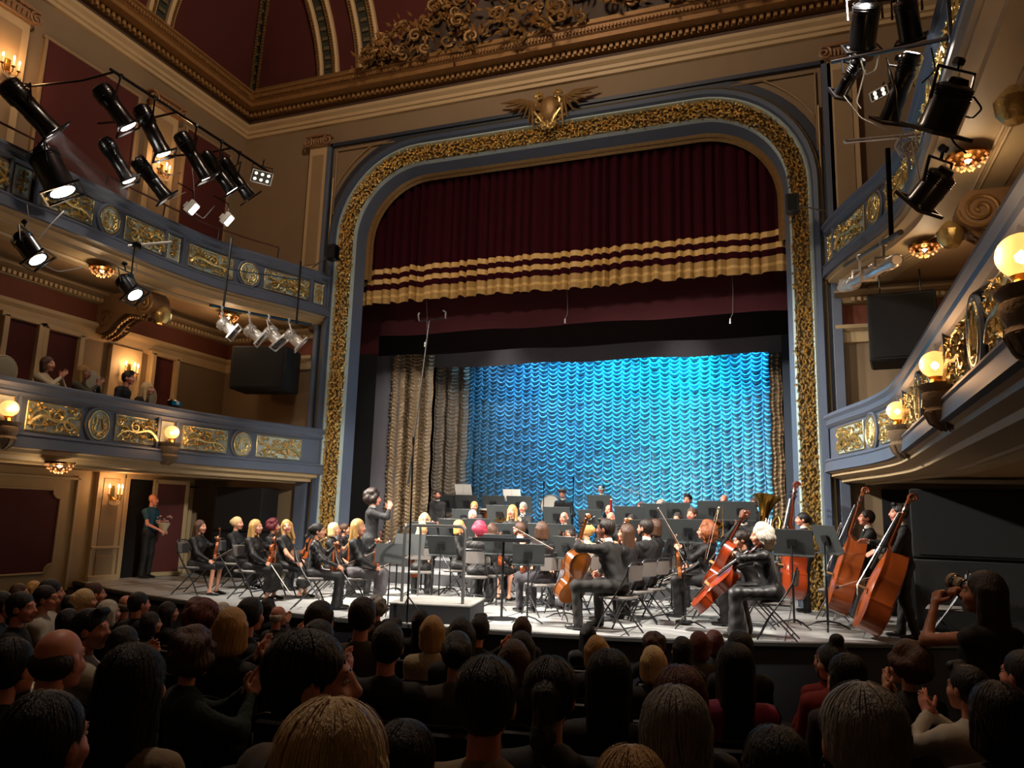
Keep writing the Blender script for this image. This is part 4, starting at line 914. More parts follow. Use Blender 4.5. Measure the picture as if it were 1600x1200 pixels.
def stand(x,y,rz,label,z=0,s=1,tilt=0):   # rz=0: the player sits on the -Y side
    o=ST0 if not _stf[0] else copy_tree(ST0); _stf[0]=True
    o.location=(x,y,z); o.rotation_euler=(0,0,rz); o.scale=(s,s,s); return tag(o,label,'music stand','music stands of the orchestra')
# ================= string instruments: +Y along the length to the scroll, +Z out of the front =================
OUT=[(0,.0),(.004,.28),(.02,.55),(.05,.76),(.1,.92),(.16,.99),(.21,1.0),(.27,.95),(.32,.86),(.35,.80),(.362,.81),(.37,.70),(.41,.60),(.47,.54),(.53,.54),(.58,.58),(.62,.66),(.645,.72),(.655,.71),(.69,.74),(.75,.79),(.80,.80),(.86,.76),(.92,.64),(.965,.44),(.99,.24),(1.0,.10),(1.0,0)]
OUTB=[(0,.0),(.004,.28),(.02,.55),(.05,.76),(.1,.92),(.16,.99),(.21,1.0),(.27,.95),(.32,.86),(.35,.80),(.362,.81),(.37,.72),(.41,.62),(.47,.58),(.53,.58),(.58,.61),(.62,.66),(.645,.70),(.655,.69),(.69,.70),(.75,.69),(.80,.64),(.86,.52),(.92,.36),(.965,.22),(.99,.13),(1.0,.09),(1.0,0)]
def make_string(name,L,W,rib,neck,col,bass=False,endpin=0,chin=False):
    t=empty(name); o=OUTB if bass else OUT; vm_=mat('varnish_'+col[0],col[1],.28,coat=.6,var=.22,vs=5,stretch=(1,.3,1)); eb=mat('ebony','#0e0b0a',.6); mp=mat('maple_'+col[0],col[2],.3,coat=.5)
    full=[(w_*W/2,y*L) for y,w_ in o]+[(-w_*W/2,y*L) for y,w_ in o[::-1][1:-1]]; k=len(full)
    arch_=rib*.35+L*.02; cy=.45*L; g=G()
    def plate(z,sg):
        R_=[]
        for sc,h in ((1.0,0),(1.0,.004*sg*L*3),(.93,.15),(.72,.6),(.4,.92),(.02,1.0)):
            hh=h if abs(h)<.02 and sc==1.0 else h*arch_*.6*sg
            R_.append([(x*sc,cy+(y-cy)*sc,z+hh) for x,y in full])
        g.grid(R_,wrap=True,flip=sg<0)
    ov=.985
    plate(rib/2,1); plate(-rib/2,-1)
    g.grid([[(x*ov*(.97),cy+(y-cy)*ov,z) for x,y in full] for z in (-rib/2,rib/2)],1,wrap=True)
    g.build('body',[vm_,vm_],t,smooth=50)
    top=rib/2+arch_*.6
    for sg in (-1,1): G().tube([(sg*W*(.15+.06*math.sin(a*2)),L*(.36+.2*a/3),top*.93+.001) for a in np.linspace(0,3,9)],L*.006,5).build('sound_hole',[eb],t)
    ny=L+neck; G().tube([(0,L*.97,rib*.15),(0,L+neck*.1,rib/2+L*.005),(0,ny,rib/2+L*.0)],[L*.045,L*.034,L*.032],8).build('neck',[mp],t)
    zn=rib/2+L*.035; zb=top+L*.035; g=G(); g.add([(sx*wd_,yy,zz+dz) for yy,zz,wd_ in ((L*.70,zb,L*.042),(ny,zn,L*.03)) for dz in (-L*.018,0) for sx in (-1,1)],[(0,1,3,2),(4,6,7,5),(0,2,6,4),(1,5,7,3),(2,3,7,6),(0,4,5,1)]); g.build('fingerboard',[eb],t)
    g=G(); g.box((0,ny+L*.09,rib/2-L*.01),(L*.055,L*.2,L*.05),bev=L*.01)
    sc=[(p[0],p[1]) for p in spiral((0,0),L*.05,L*.008,1.6,-PI/2,30)]
    for w2 in (-.018,.018): g.tube([(w2*L,ny+L*.22+p[0],rib/2-L*.03+p[1]) for p in sc],np.linspace(L*.02,L*.01,30),6)
    g.build('scroll',[mp],t)
    for i in range(4): G().tube([((-1)**i*L*.02,ny+L*(.03+.035*i),rib/2),((-1)**i*L*.13,ny+L*(.03+.035*i),rib/2)],[L*.012,L*.022],6).build('peg',[eb],t)
    G().box((0,L*.46,top+L*.045),(W*.24,L*.015,L*.09),bev=.001).build('bridge',[mat('bridge_maple','#c09a62',.5)],t)
    G().add([(-L*.035,L*.12,top*.95+L*.01),(L*.035,L*.12,top*.95+L*.01),(L*.05,L*.36,top+L*.03),(-L*.05,L*.36,top+L*.03),(-L*.03,L*.12,top*.95+L*.03),(L*.03,L*.12,top*.95+L*.03),(L*.045,L*.36,top+L*.05),(-L*.045,L*.36,top+L*.05)],[(0,3,2,1),(4,5,6,7),(0,1,5,4),(1,2,6,5),(2,3,7,6),(3,0,4,7)]).build('tailpiece',[eb],t)
    g=G()
    for i in range(4):
        x=(i-1.5); g.tube([(x*L*.018,L*.35,top+L*.05),(x*W*.045,L*.46,top+L*.095),(x*L*.012,ny,zn+L*.01)],max(.0008,L*.0016),4)
    g.build('strings',[steel],t,kind='stuff')
    if chin: G().lathe([(.0,.012),(.028,.014),(.03,.004),(0,0)],12,T=np.array([[1,0,0,-.045],[0,1,0,.035],[0,0,1,top],[0,0,0,1]])).build('chin_rest',[eb],t)
    if endpin: G().tube([(0,0,0),(0,-endpin,0)],.007,6).build('endpin',[steel],t)
    return t
VAR=('orange','#94461a','#6f3616'); VAR2=('red','#93350f','#5e240f'); VAR3=('amber','#9c561c','#7a4518')
PROTO={'violin':make_string('violin',.356,.208,.032,.14,VAR,chin=True),'viola':make_string('viola',.41,.24,.038,.15,VAR3,chin=True),'cello':make_string('cello',.755,.44,.12,.30,VAR3,endpin=.30),'cello_red':make_string('cello',.755,.44,.12,.30,VAR2,endpin=.30),'bass':make_string('double_bass',1.12,.64,.25,.50,VAR,True,.14),'bass_red':make_string('double_bass',1.12,.64,.25,.50,VAR2,True,.14)}
_used={}
def instrument(kind,o,yd,zd,label,cat,group):
    r=PROTO[kind] if kind not in _used else copy_tree(PROTO[kind]); _used[kind]=1
    r.matrix_world=Matrix(frame(o,yd,zd)); return tag(r,label,cat,group)
def make_bow():
    t=empty('bow'); G().tube([(0,0,0),(0,.3,-.012),(0,.6,-.006),(0,.73,.006)],[.0055,.005,.0045,.004],6).build('stick',[mat('pernambuco','#5a2a12',.35,coat=.4)],t)
    G().box((0,.37,.018),(.01,.68,.003)).build('hair_ribbon',[mat('horsehair','#d9d2c0',.6)],t)
    G().box((0,.03,.01),(.014,.05,.024),bev=.003).build('frog',[mat('ebony','#0e0b0a')],t)
    G().box((0,.73,.012),(.009,.02,.022),bev=.003).build('tip',[whitep],t); return t
BOW0=make_bow(); _bf=[0]
def bow(o,yd,zd,label,s=1):
    r=BOW0 if not _bf[0] else copy_tree(BOW0); _bf[0]=1; T=frame(o,yd,zd); T[:3,:3]*=s; r.matrix_world=Matrix(T); return tag(r,label,'bow','bows of the string players')
# ================= THE ORCHESTRA =================
def fl(y): return 0 if y<14.5 else (.25 if y<15.8 else (.45 if y<17.6 else .6))
for (y0,y1,h,n) in ((14.5,15.8,.25,1),(15.8,17.6,.45,2),(17.6,19.4,.6,3)):
    r=empty('riser',(XC-.1,(y0+y1)/2,0),0,'orchestra riser step %s under the wind and percussion players'%('lowest and nearest','in the middle','highest and farthest')[n-1] if 0 else ('lowest nearest','middle','highest farthest')[n-1]+' grey orchestra riser under the back rows','riser')
    G().box((0,0,h/2-.015),(8.6,y1-y0-.01,h-.03)).build('step',[mat('riser_side','#3a3a3c',.8)],r); G().box((0,0,h-.012),(8.6,y1-y0,.024)).build('deck',[mat('riser_top','#8b8c8e',.6,var=.1)],r)
D=math.radians
VR=dict(handL=(-.17,.30,.98),handR=(.17,.36,.62),gripL='grip',gripR='grip',backL=(-1,-.2,.2),hdirL=(.3,.5,.6),poleL=(-.9,-.1,-.8),poleR=(.7,-.5,-.4))
LAP=dict(handL=(-.10,.30,.64),handR=(.10,.31,.64),gripL='relax',gripR='relax')
WD=dict(handL=(-.07,.30,.93),handR=(.07,.33,.80),gripL='grip',gripR='grip',backL=(-.7,.6,.2),backR=(.7,.6,.2))
CLP=dict(handL=(-.02,.33,1.02),handR=(.035,.34,1.0),gripL='flat',gripR='flat',hdirL=(.15,.6,.8),hdirR=(-.15,.55,.85),backL=(-1,0,.2),backR=(1,0,.2),poleL=(-.9,-.2,-.8),poleR=(.9,-.2,-.8))
def loc2w(x,y,z,rz,s,p): c,s_=math.cos(rz),math.sin(rz); return np.array([x+s*(p[0]*c-p[1]*s_),y+s*(p[0]*s_+p[1]*c),z+s*p[2]])
def dirw(rz,v): c,s_=math.cos(rz),math.sin(rz); return np.array([v[0]*c-v[1]*s_,v[0]*s_+v[1]*c,v[2]])
def short_of(w_): return ' '.join(w_.replace(', back to the hall','').split()[:9]).rstrip(',')
def muso(who,px,py,y,rz,typ,hair='short',hc=HD,fem=0,top=None,bot=None,skin=None,seat=1,z=None,grp=None,inst=None,ch=True,s=None,**kw):
    rz=D(rz); p=at(px,py,y=y); zf=fl(y) if z is None else z; std=kw.get('legs')=='stand' or typ in('bas','standing')
    base={'vln':VR,'vla':VR,'lap':LAP,'wind':WD,'clap':CLP,'cel':dict(handL=(-.17,.22,1.06),handR=(.34,.42,.74),gripL='grip',gripR='grip',knee=.24,backL=(-.6,-.3,.7),poleL=(-1,0,-.2),poleR=(1,-.2,0))}.get(typ,{})
    po=dict(base); 
    if std: po['legs']='stand'
    po.update(kw); po['fem']=fem; po['hair']=hair; 
    lt=1.355 if not std else 1.745
    if hair=='bald': lt-=.025
    ln=po.get('lean',0); lt-=.49*(1-math.cos(ln)); hf=.035+.05*math.sin(ln)+.49*math.sin(ln)
    sc=s or min(1.08,max(.90,(p[2]-zf)/lt)); 
    x=p[0]+hf*math.sin(rz)*sc; yy=y-hf*math.cos(rz)*sc
    po.setdefault('cres',.018)
    lab='%s in %s'%(who,'dark suit, white shirt' if not fem else 'black clothes') if len(who.split())<11 else who
    r,J=person('musician',lab,x,yy,zf,rz,po,skin or (SK2 if fem==0 else SK),top or (CB if not fem else CB2),bot or (CB if not fem else CB2),hc,sc,'orchestra players',shirt=None if fem or kw.get('noshirt') else SHW)
    if not std and ch: chair(*loc2w(x,yy,0,rz,sc,(0,-.02,0))[:2],rz,'grey padded folding chair under the '+short_of(who),zf,1.0)
    L=lambda q:loc2w(x,yy,zf,rz,sc,q); short=short_of(who)
    if typ in('vln','vla'):
        hl=J['Lw']; b=L((hl[0]+.06,hl[1]+.0,hl[2]-.42)); up=dirw(rz,(.04,.10,1)); N=dirw(rz,kw.get('vn',(-.5,.85,0)))
        instrument({'vln':'violin','vla':'viola'}[typ],b,up,N,('violin' if typ=='vln' else 'viola')+' on the lap of the '+short,'violin' if typ=='vln' else 'viola','violins and violas')
        bow(L(J['Rw']+np.array([0,.07,.0])),dirw(rz,kw.get('bd',(-.1,.75,.45))),dirw(rz,(0,-.5,.8)),'bow in the hand of the '+short)
    return x,yy,zf,rz,sc,J
def st_(px,py,y,rz,label,s=None,z=None):
    p=at(px,py,y=y); zf=fl(y) if z is None else z; stand(p[0],p[1],D(rz),label,zf,s or min(1.25,max(.75,(p[2]-zf)/1.02)))
sk='skirt'
# --- front left violins
muso('brown long-haired violinist alone at the far left',315,812,10.55,-78,'vln','long',HBR,1,legs=sk,look=(-.1,0,0),hseed=1,bd=(-.3,.75,.5),bot=CG,noshoes=0,cres=.016)
muso('violinist with blonde bun, second from the left',373,807,11.7,-75,'vln','bun',HLB,1,look=(-.1,0,0),top=CB)
muso('straight-haired blonde violinist in full dark skirt',402,811,10.5,-80,'vln','long',HBL,1,legs=sk,skl=.7,hseed=2,cres=.016,vn=(.1,1,0),bd=(.3,.6,-.5))
muso('violinist with short wine-red curls',430,812,11.9,-70,'vln','curly',HRD,1)
muso('smiling blonde violinist turning her face to the hall',450,811,11.0,-75,'lap','long',HBL,1,look=(-1.15,.05,.25),sleeve='short',legs=sk,skl=.6,handR=(.2,.36,.6),hseed=3)
muso('black-ponytailed violinist seen from behind',499,817,10.0,-62,'vln','ponytail',HB,1,flare=.085,cres=.016,skin=SK,handR=(.24,.40,.68),bd=(-.55,.75,.32),ribbon=1,top=CV)
muso('older violinist with white-blonde bob',524,816,11.6,-70,'vln','bob',HLB,1,sleeve='short')
muso('violinist with waist-long blonde hair and grey skirt',562,810,10.35,-68,'vln','long',HBL,1,legs=sk,skl=.55,bot=CSK,hseed=4,cres=.016,bd=(-.5,.7,.3),look=(-.25,0,0))
instrument('violin',at(474,872,y=11.5),(.3,.15,1),(-.3,-1,0),'violin held beside the face of the smiling blonde player','violin','violins and violas')
# conductor
muso('conductor with bushy dark curls, clapping toward the players',586,767,12.1,-58,'standing','curly',HD,0,handL=(-.02,.27,1.44),handR=(.04,.28,1.42),gripL='flat',gripR='flat',hdirL=(.1,.3,.95),hdirR=(-.1,.3,.95),backL=(-1,0,.1),backR=(1,0,.1),poleL=(-1,.1,-.5),poleR=(1,.1,-.5),tails=1,hsc=1.12,top=mat('tailcoat','#18181b',.75),z=.0,look=(-.15,0,0))
# --- inner strings, mostly seen from behind
muso('violinist with bright blonde ponytail, back to the hall',661,815,12.3,25,'vln','ponytail',HLB,1,look=(-.5,0,0),handL=(-.2,.3,.75))
muso('violinist with blonde hair and glasses left of the standing rails',664,800,13.6,-150,'vln','bob',HLB,1,glasses=1)
muso('violinist with ash-blonde bob behind the rail',720,812,13.0,-80,'vln','bob',HBL,1)
muso('crimson-haired violinist in black lace, back to the hall',749,816,12.0,10,'vln','curly',HPK,1,flare=.1,look=(.6,0,0))
muso('grey-brown long-haired violinist, back to the hall',771,817,12.4,-15,'vln','long',HBR,1,hseed=5,legs=sk)
muso('bearded young violinist in profile',811,815,13.0,75,'vln','short',HBR,0,beard=1,tie='w')
muso('brown-bobbed violinist in grey trousers and silver heels',845,814,11.2,50,'vln','bob',HBR,1,bot=CGR,flare=.05,handR=(.22,.36,.64),bd=(.2,.7,-.3),cres=.016)
muso('violist in glasses with dark red instrument',890,826,12.5,165,'vla','bun',HD,1,glasses=1)
muso('blonde violist in pale shawl with her hair up',915,817,12.0,60,'vla','bun',HBL,1,top=CCR,look=(.3,0,0),legs=sk,skl=.9,bot=CSK)
# --- first cellos, centre right
x,y,z,r,s,J=muso('dark-haired cellist with back to the hall, nearest centre',945,810,10.15,72,'cel','quiff',HD,0,lean=.28,top=mat('charcoal_jacket','#1c1a19',.75,var=.15),bot=mat('charcoal_trousers','#1f1c18',.75),handL=(-.14,.48,1.05),handR=(.42,.55,.62),look=(.2,0,0),cres=.016,wd=1.05)
def inst2(kind,b,t,N,label,cat,grp):
    B=at(b[0],b[1],y=b[2]); T=at(t[0],t[1],y=t[2]); return instrument(kind,B,T-B,N,label,cat,grp)
inst2('cello',(886,938,10.35),(922,803,10.0),(-.75,.55,.3),'amber-brown cello seen from its side, held by the nearest centre cellist','cello','cellos')
bow(at(868,862,y=10.5),(-1,.1,.45),(0,0,1),'bow of the nearest centre cellist pointing up left')
muso('cellist with very long light brown hair down her back',977,818,11.1,65,'cel','verylong',HBR,1,lean=.2,hseed=6,look=(.2,0,0))
inst2('cello',(948,930,11.6),(982,812,11.2),(-.8,.5,.3),'cello mostly hidden in front of the long-haired cellist','cello','cellos')
muso('bearded cellist in grey suit',1007,810,11.6,70,'lap','short',HD,0,beard=1,top=CG,bot=CG,noshirt=0)
muso('violist with brown waves beside the grey-suited man',1021,808,13.0,80,'vla','bob',HBR,1)
muso('violist with copper curls and glasses',1101,815,12.2,85,'vla','afro_long',HCU,1,glasses=1,vn=(-.2,1,0),handL=(-.2,.36,.95),bd=(.0,.7,-.35))
muso('plum-haired player behind the copper curls',1101,801,13.9,120,'lap','bob',HPU,1)
# --- right cellos
muso('older cellist with bright white-blonde curls in velvet',1186,820,10.6,88,'cel','afro_long',HW,1,top=CV,bot=CV,lean=.22,handL=(-.02,.42,.98),handR=(.30,.50,.80),flare=.12,cres=.016,look=(.25,-.1,0))
inst2('cello_red',(1087,948,10.75),(1196,852,10.5),(-.55,-.25,.75),'red-orange cello tilted low across the white-haired cellist','cello','cellos')
muso('dark-haired cellist bending behind the white-haired one',1157,829,11.7,85,'cel','bun',HD,1,lean=.3,look=(.3,-.3,0))
inst2('cello_red',(1107,918,11.6),(1164,816,11.4),(-.7,.1,.6),'red-orange cello behind, its scroll above the white-haired cellist','cello','cellos')
bow(at(1100,880,y=11.2),(.25,.1,1),(1,0,0),'long bow pointing straight up between the two red cellos',1.1)
bow(at(1066,862,y=11.9),(-.55,0,.95),(1,0,0),'bow of the copper-curled violist pointing up left')
# --- double basses
muso('bassist with dark ponytail, third from the right edge',1252,800,14.1,95,'bas','ponytail',HB,0,handL=(-.18,.28,1.45),handR=(.25,.30,1.0),gripL='grip',look=(.1,0,0))
inst2('bass_red',(1236,936,13.7),(1251,778,13.9),(-.93,-.3,.1),'red double bass at the arch pillar, behind a music stand','double bass','double basses')
muso('bassist with glasses and white bow tie beside the blue pilaster',1352,796,12.9,90,'bas','short',HD,0,glasses=1,tie='w',handL=(-.16,.42,1.15),handR=(.2,.42,1.12),gripL='relax',look=(.15,.1,0),skin=SK2)
inst2('bass',(1306,958,12.5),(1360,776,12.8),(-1,-.05,.1),'red-brown-brown double bass of the bassist with glasses','double bass','double basses')
muso('tall bassist with black quiff nearest the right side',1402,786,11.6,88,'bas','quiff',HB,0,tie='w',handL=(-.05,.33,1.10),handR=(.28,.40,1.22),gripL='flat',hdirL=(.3,.8,-.4),look=(.15,0,0),step=.08,cres=.016)
inst2('bass',(1352,988,11.25),(1436,783,11.5),(-1,-.10,.05),'largest nearest double bass, orange-brown, held by the quiffed bassist','double bass','double basses')
bow(at(1305,920,y=11.4),(1,.1,.35),(0,0,1),'bass bow lying across the nearest double bass'); bow(at(1292,893,y=12.3),(.3,.1,1),(1,0,0),'bass bow held upright by the bassist with glasses')
# --- winds, brass and percussion
W_=[('man with trimmed beard standing in grey suit, rear left',684,775,16.9,-160,'standing','short',HD,0,dict(beard=1,top=CG,bot=CG,handL=(-.1,.22,.9),handR=(.1,.22,.9))),
('bearded man seated under the tall left music stand',729,781,17.9,-165,'wind','short',HD,0,dict(beard=1)),
('blonde flautist smiling behind the stands',741,783,16.2,-165,'wind','ponytail',HBL,1,{}),
('white-haired man with pink face, left wind row',738,796,14.9,-170,'wind','short',HW,0,{}),
('smiling woman with wavy blonde hair in the wind row',800,788,15.0,178,'lap','long',HBL,1,dict(hseed=8,sleeve='none')),
('grey-haired man behind the wavy blonde woman',817,784,16.0,178,'wind','short',HG,0,dict(tie='w')),
('timpanist half hidden behind brass drum frame',778,790,18.0,178,'lap','short',HD,0,{}),
('bald man in glasses seated in the middle wind row',881,799,14.9,172,'wind','balding',HW,0,dict(glasses=1)),
('percussionist bowing his head beside the bass drum',879,762,18.6,175,'standing','quiff',HBR,0,dict(lean=.45,look=(0,-.6,0),handL=(-.15,.4,.95),handR=(.15,.4,.95),z=.45)),
('percussionist in dark glasses standing by the backdrop',939,755,19.0,160,'standing','short',HD,0,dict(glasses=1,z=.6,look=(.3,0,0))),
('bassoonist with pink bald head',951,788,16.8,170,'wind','balding',HG,0,{}),
('bald-headed man in front of the bassoonist',954,801,15.2,175,'wind','bald',HG,0,{}),
('oboist with auburn hair behind an orange book',1001,784,16.5,170,'wind','short',HR,0,{}),
('older grey-haired clarinettist in profile',1031,777,17.2,130,'wind','short',HG,0,dict(glasses=1)),
('cheerful short-haired man with white bow tie',1080,784,15.6,165,'lap','short',HBR,0,dict(tie='w',beard=1)),
('dark-haired man seated behind the cheerful one',1074,771,18.0,170,'lap','quiff',HD,0,{}),
('pink-headed bald trombonist looking down',1131,773,18.0,165,'wind','bald',HG,0,dict(look=(0,-.3,0))),
('bald bearded brown-skinned man applauding',1161,785,15.6,165,'clap','bald',HB,0,dict(beard=1,skin=SKD)),
('tuba player with brown hair behind the applauding man',1178,777,17.6,165,'lap','short',HBR,0,{}),
('horn player hidden between stands, left of the bearded man',1058,800,14.9,170,'wind','bob',HD,1,{}),
('woman with dark waves in the wind row by the long-haired cellist',986,803,14.8,170,'wind','bob',HD,1,{}),
('brown-haired violinist almost hidden behind the tilted stands',862,823,12.8,120,'lap','bun',HBR,1,{}),
('violinist with pinned brown hair beside the older bob',541,822,12.8,-75,'lap','bun',HBR,1,{}),
]
for w_ in W_: muso(*w_[:6],hair=w_[6],hc=w_[7],fem=w_[8],cres=.02,**w_[9]) if 'cres' not in w_[9] else 0
# stagehand in teal in the stage door
person('stagehand','man in a teal shirt with flowers standing in the left stage doorway',-12.55,12.3,0,D(-80),dict(hair='bald',sleeve='short',legs='stand',handL=(-.1,.3,1.0),handR=(.1,.3,1.0),cres=.025),SK2,mat('teal_shirt','#1f4a5a',.8),CB,HB,.97)
fb=empty('flower_bouquet',(-12.22,12.34,1.05),0,'mixed bouquet held by the man in the left stage doorway','bouquet')
g=G(); rr=random.Random(4)
for k in range(26):
    c=(rr.uniform(-.12,.12),rr.uniform(-.12,.12),rr.uniform(.02,.2)); g.lathe([(.001,-.02),(.025,0),(.02,.02),(.001,.012)],6,T=mkT(t=c))
g.build('blossoms',[mat('blossom_mix','#a8837a',.7,var=.6,vs=12)],fb,kind='stuff'); G().lathe([(.0,-.2),(.03,-.18),(.12,.05),(.11,.06)],10).build('paper_wrap',[CCR],fb)
# --- music stands
SL=[(745,825,13.8,178,'music stand below the pink-faced white-haired man'),(792,832,13.9,180,'music stand below the wavy blonde woman'),(874,834,13.9,182,'music stand below the bald man in glasses'),(1057,823,14.1,178,'music stand below the cheerful man with white bow tie'),(610,864,9.9,25,'music stand at the front left before the grey-skirted violinist'),(640,850,10.5,10,'second stand of the front left pair, half behind the mic pole'),(690,852,10.9,180,'upright slate music stand centred behind the podium rail'),
(730,772,17.2,175,'tall music stand rising at the back left before the grey drape'),(699,777,17.4,178,'music stand beside the standing bearded man'),(771,778,17.3,178,'music stand in front of the drums, left of centre'),(812,777,17.3,180,'music stand right of the drums, backlit by the blue curtain'),
(725,808,15.5,178,'music stand just left of the white-haired man'),(781,803,15.6,178,'music stand just left of the wavy blonde woman'),(870,806,15.7,180,'music stand left of and behind the bald man in glasses'),(937,786,17.9,180,'grey music stand before the percussionist in dark glasses'),
(922,808,15.9,182,'music stand left of the first cello scroll behind'),(984,806,15.5,178,'wide music stand behind the long-haired cellist'),(1021,800,16.3,178,'music stand before the grey-haired clarinettist'),(1057,799,16.4,178,'music stand left of the cheerful man, behind his shoulder'),(1113,797,16.6,180,'music stand before the pink-headed trombonist'),(1157,798,16.6,180,'music stand behind the applauding man'),
(1076,826,13.6,170,'low music stand left of the copper-curled violist'),(1046,856,12.6,-100,'music stand right of the grey-suited cellist'),(826,866,10.3,200,'big tilted slate music stand in front of the brown-bobbed violinist'),(885,855,10.9,150,'music stand just left of the amber cello'),(779,850,11.5,180,'music stand between the crimson-haired and grey-suited backs'),
(1238,847,11.9,165,'music stand before the red bass at the arch'),(1292,842,11.9,120,'music stand left of the bassist with glasses'),(1073,862,11.0,100,'music stand carrying the bright white open score'),(663,830,12.8,175,'music stand behind the bright blonde ponytail'),(850,835,12.2,170,'music stand behind the brown-bobbed violinist'),
(708,826,13.2,180,'music stand behind the ash-blonde bob'),(1005,830,13.2,180,'music stand between the cellists and the back rows'),(620,835,12.6,-60,'music stand behind the conductor at the left')]
for a in SL: st_(*a)
def sheet(px,py,y,rz,label,tilt=.35,w=.44,s=1):
    p=at(px,py,y=y); t=G(); 
    for sg in (-1,1): t.grid([[(sg*(.002+w/2*u),-.004*math.sin(u*PI)-.002,v) for v in (-.15,.15)] for u in (0,.35,.7,1)])
    o=t.build('sheet_music',[mat('sheet_paper','#dcd9d2',.8)],smooth=40); o.location=p; o.rotation_euler=(-tilt,0,D(rz)); return tag(o,label,'sheet music','sheet music on the stands')
sheet(1062,866,10.97,100,'bright white open score lit on the stand between the cello groups',.5)
sheet(724,766,17.15,178,'white sheets behind the rear left stand'); sheet(800,788-14,17.25,180,'white page peeking over the rear stand right of the drums')
# --- other instruments
def brassinst(nm,label,cat,build):
    t=empty(nm,(0,0,0),0,label,cat); build(t); return t
def tuba(t):
    T=mkT(R=rotx(-.25)@roty(.15),t=at(1193,812,y=16.9)); T[:3,:3]*=1.25; 
    g=G(); g.lathe([(.03,-.45),(.05,-.2),(.08,.1),(.13,.27),(.2,.36),(.23,.385),(.2,.37)],24,T=T); g.build('bell',[brass],t)
    g=G(); P=[(.0,0,-.45),(.12,0,-.55),(.25,0,-.4),(.27,0,0),(.22,0,.1),(.16,0,.0),(.16,0,-.35)]; g.tube([T[:3,:3]@np.array(p)+T[:3,3] for p in P],[.05,.055,.05,.04,.035,.03,.025],10); g.build('bow_tubing',[brass],t)
    for k in range(3): G().tube([T[:3,:3]@np.array(p)+T[:3,3] for p in ((.09+.04*k-.04,-.1,-.28),(.09+.04*k-.04,-.1,0.0))],.016,8).build('valve',[chrome],t)
brassinst('tuba','large brass tuba standing right of the applauding bearded man','tuba',tuba)
def trombone(t):
    a=at(1122,812,y=16.3); g=G(); 
    g.tube([a+np.array(p) for p in ((0,0,.25),(0,-.02,-.3),(.04,-.02,-.36),(.1,-.02,-.3),(.1,0,.28))],.009,6); g.build('slide',[brass],t)
    G().lathe([(.01,0),(.015,.2),(.04,.32),(.1,.4),(.085,.395)],16,T=mkT(R=rotx(2.4),t=a+np.array([.0,0,.2]))).build('bell',[brass],t)
brassinst('trombone','brass trombone held upright by the pink-headed bald player','trombone',trombone)
def bassoon(t):
    a=at(955,826,y=16.4); b=at(955,781,y=16.3); G().tube([a,b],[.03,.024],10).build('joint',[mat('bassoon_red','#7a120c',.25,coat=.6)],t); G().tube([b,b+np.array([0,0,.02])],.028,10).build('bell_ring',[mat('ivory','#d9cdb4',.4)],t)
    G().tube([a*.5+b*.5+np.array([-.04,0,0]),a*.4+b*.6+np.array([-.04,0,0])],.006,5).build('key_work',[chrome],t)
brassinst('bassoon','red bassoon standing up in front of the pink bald player','bassoon',bassoon)
def clarinet(px0,py0,px1,py1,y,label,nm='clarinet'):
    t=empty(nm,(0,0,0),0,label,nm); a=at(px0,py0,y=y); b=at(px1,py1,y=y); G().tube([a,a*.93+b*.07,a*.85+b*.15,b],[.026,.015,.012,.009],8).build('joint',[mat('grenadilla','#0f0d0d',.35,coat=.3)],t)
    g=G(); 
    for k in range(5): q=a+(b-a)*(.2+.14*k); g.tube([q+np.array([0,-.012,0]),q+np.array([0.02,-.016,.03])],.005,5)
    g.build('silver_keys',[chrome],t)
clarinet(1033,808,1037,782,17,'black clarinet of the older grey-haired player'); clarinet(745,812,738,794,16,'dark clarinet upright before the blonde flautist'); clarinet(884,815,882,806,14.7,'oboe pointing down from the bald man in glasses','oboe'); clarinet(908,824,930,806,14.7,'black oboe held near the blonde shawled violist','oboe')
# bass drum, timpani, cymbal at the back
bdm=empty('bass_drum',tuple(at(862,790,y=18.8)),0,'white-headed drum in a dark frame beside the bowing percussionist','drum',s=.6)
T=mkT(R=rotx(PI/2)); g=G(); g.lathe([(.42,-.2),(.43,-.18),(.43,.18),(.42,.2)],32,T=T); g.build('shell',[blackm],bdm); g=G(); g.lathe([(.0,.205),(.41,.2)],32,T=T); g.build('drum_head',[mat('drum_skin','#cfcbc0',.5)],bdm); 
for sg in (-.19,.19): G().lathe([(.42,sg-.02),(.45,sg-.02),(.45,sg+.02),(.42,sg+.02)],32,T=T).build('hoop',[chrome],bdm)
for sg in (-1,1): G().tube([(sg*.4,0,.2),(sg*.48,0,-.3),(sg*.45,.25,-.95)],.015,6).build('frame_leg',[chrome],bdm)
for i,(px,py) in enumerate(((770,796),(794,799))):
    td=empty('kettledrum',tuple(at(px,py,y=17.6)),0,('left','right')[i]+' copper kettledrum behind the wind players','drum','kettledrums')
    G().lathe([(.05,-.42),(.2,-.36),(.3,-.18),(.32,0),(.31,.01)],24).build('bowl',[mat('copper','#a8643a',.3,1)],td); G().lathe([(.0,.02),(.32,.015),(.34,-.01),(.33,-.03)],24).build('drum_head',[mat('drum_skin','#cfcbc0')],td)
    for k in range(4): a=PI/2*k+.4; G().tube([(.33*math.cos(a),.33*math.sin(a),0),(.34*math.cos(a),.34*math.sin(a),-.5),(.3*math.cos(a),.3*math.sin(a),-.72)],.012,6).build('leg',[chrome],td)
cy=empty('cymbal',tuple(at(786,812,y=15.6)),.0,'cymbal on a stand between the left wind players','cymbal'); G().lathe([(.0,.03),(.04,.02),(.2,0),(.2,-.004),(.03,.012)],24,T=mkT(R=rotx(.25))).build('plate',[brass],cy); G().tube([(0,0,.04),(0,0,-.9)],.01,6).build('pole',[steel],cy)
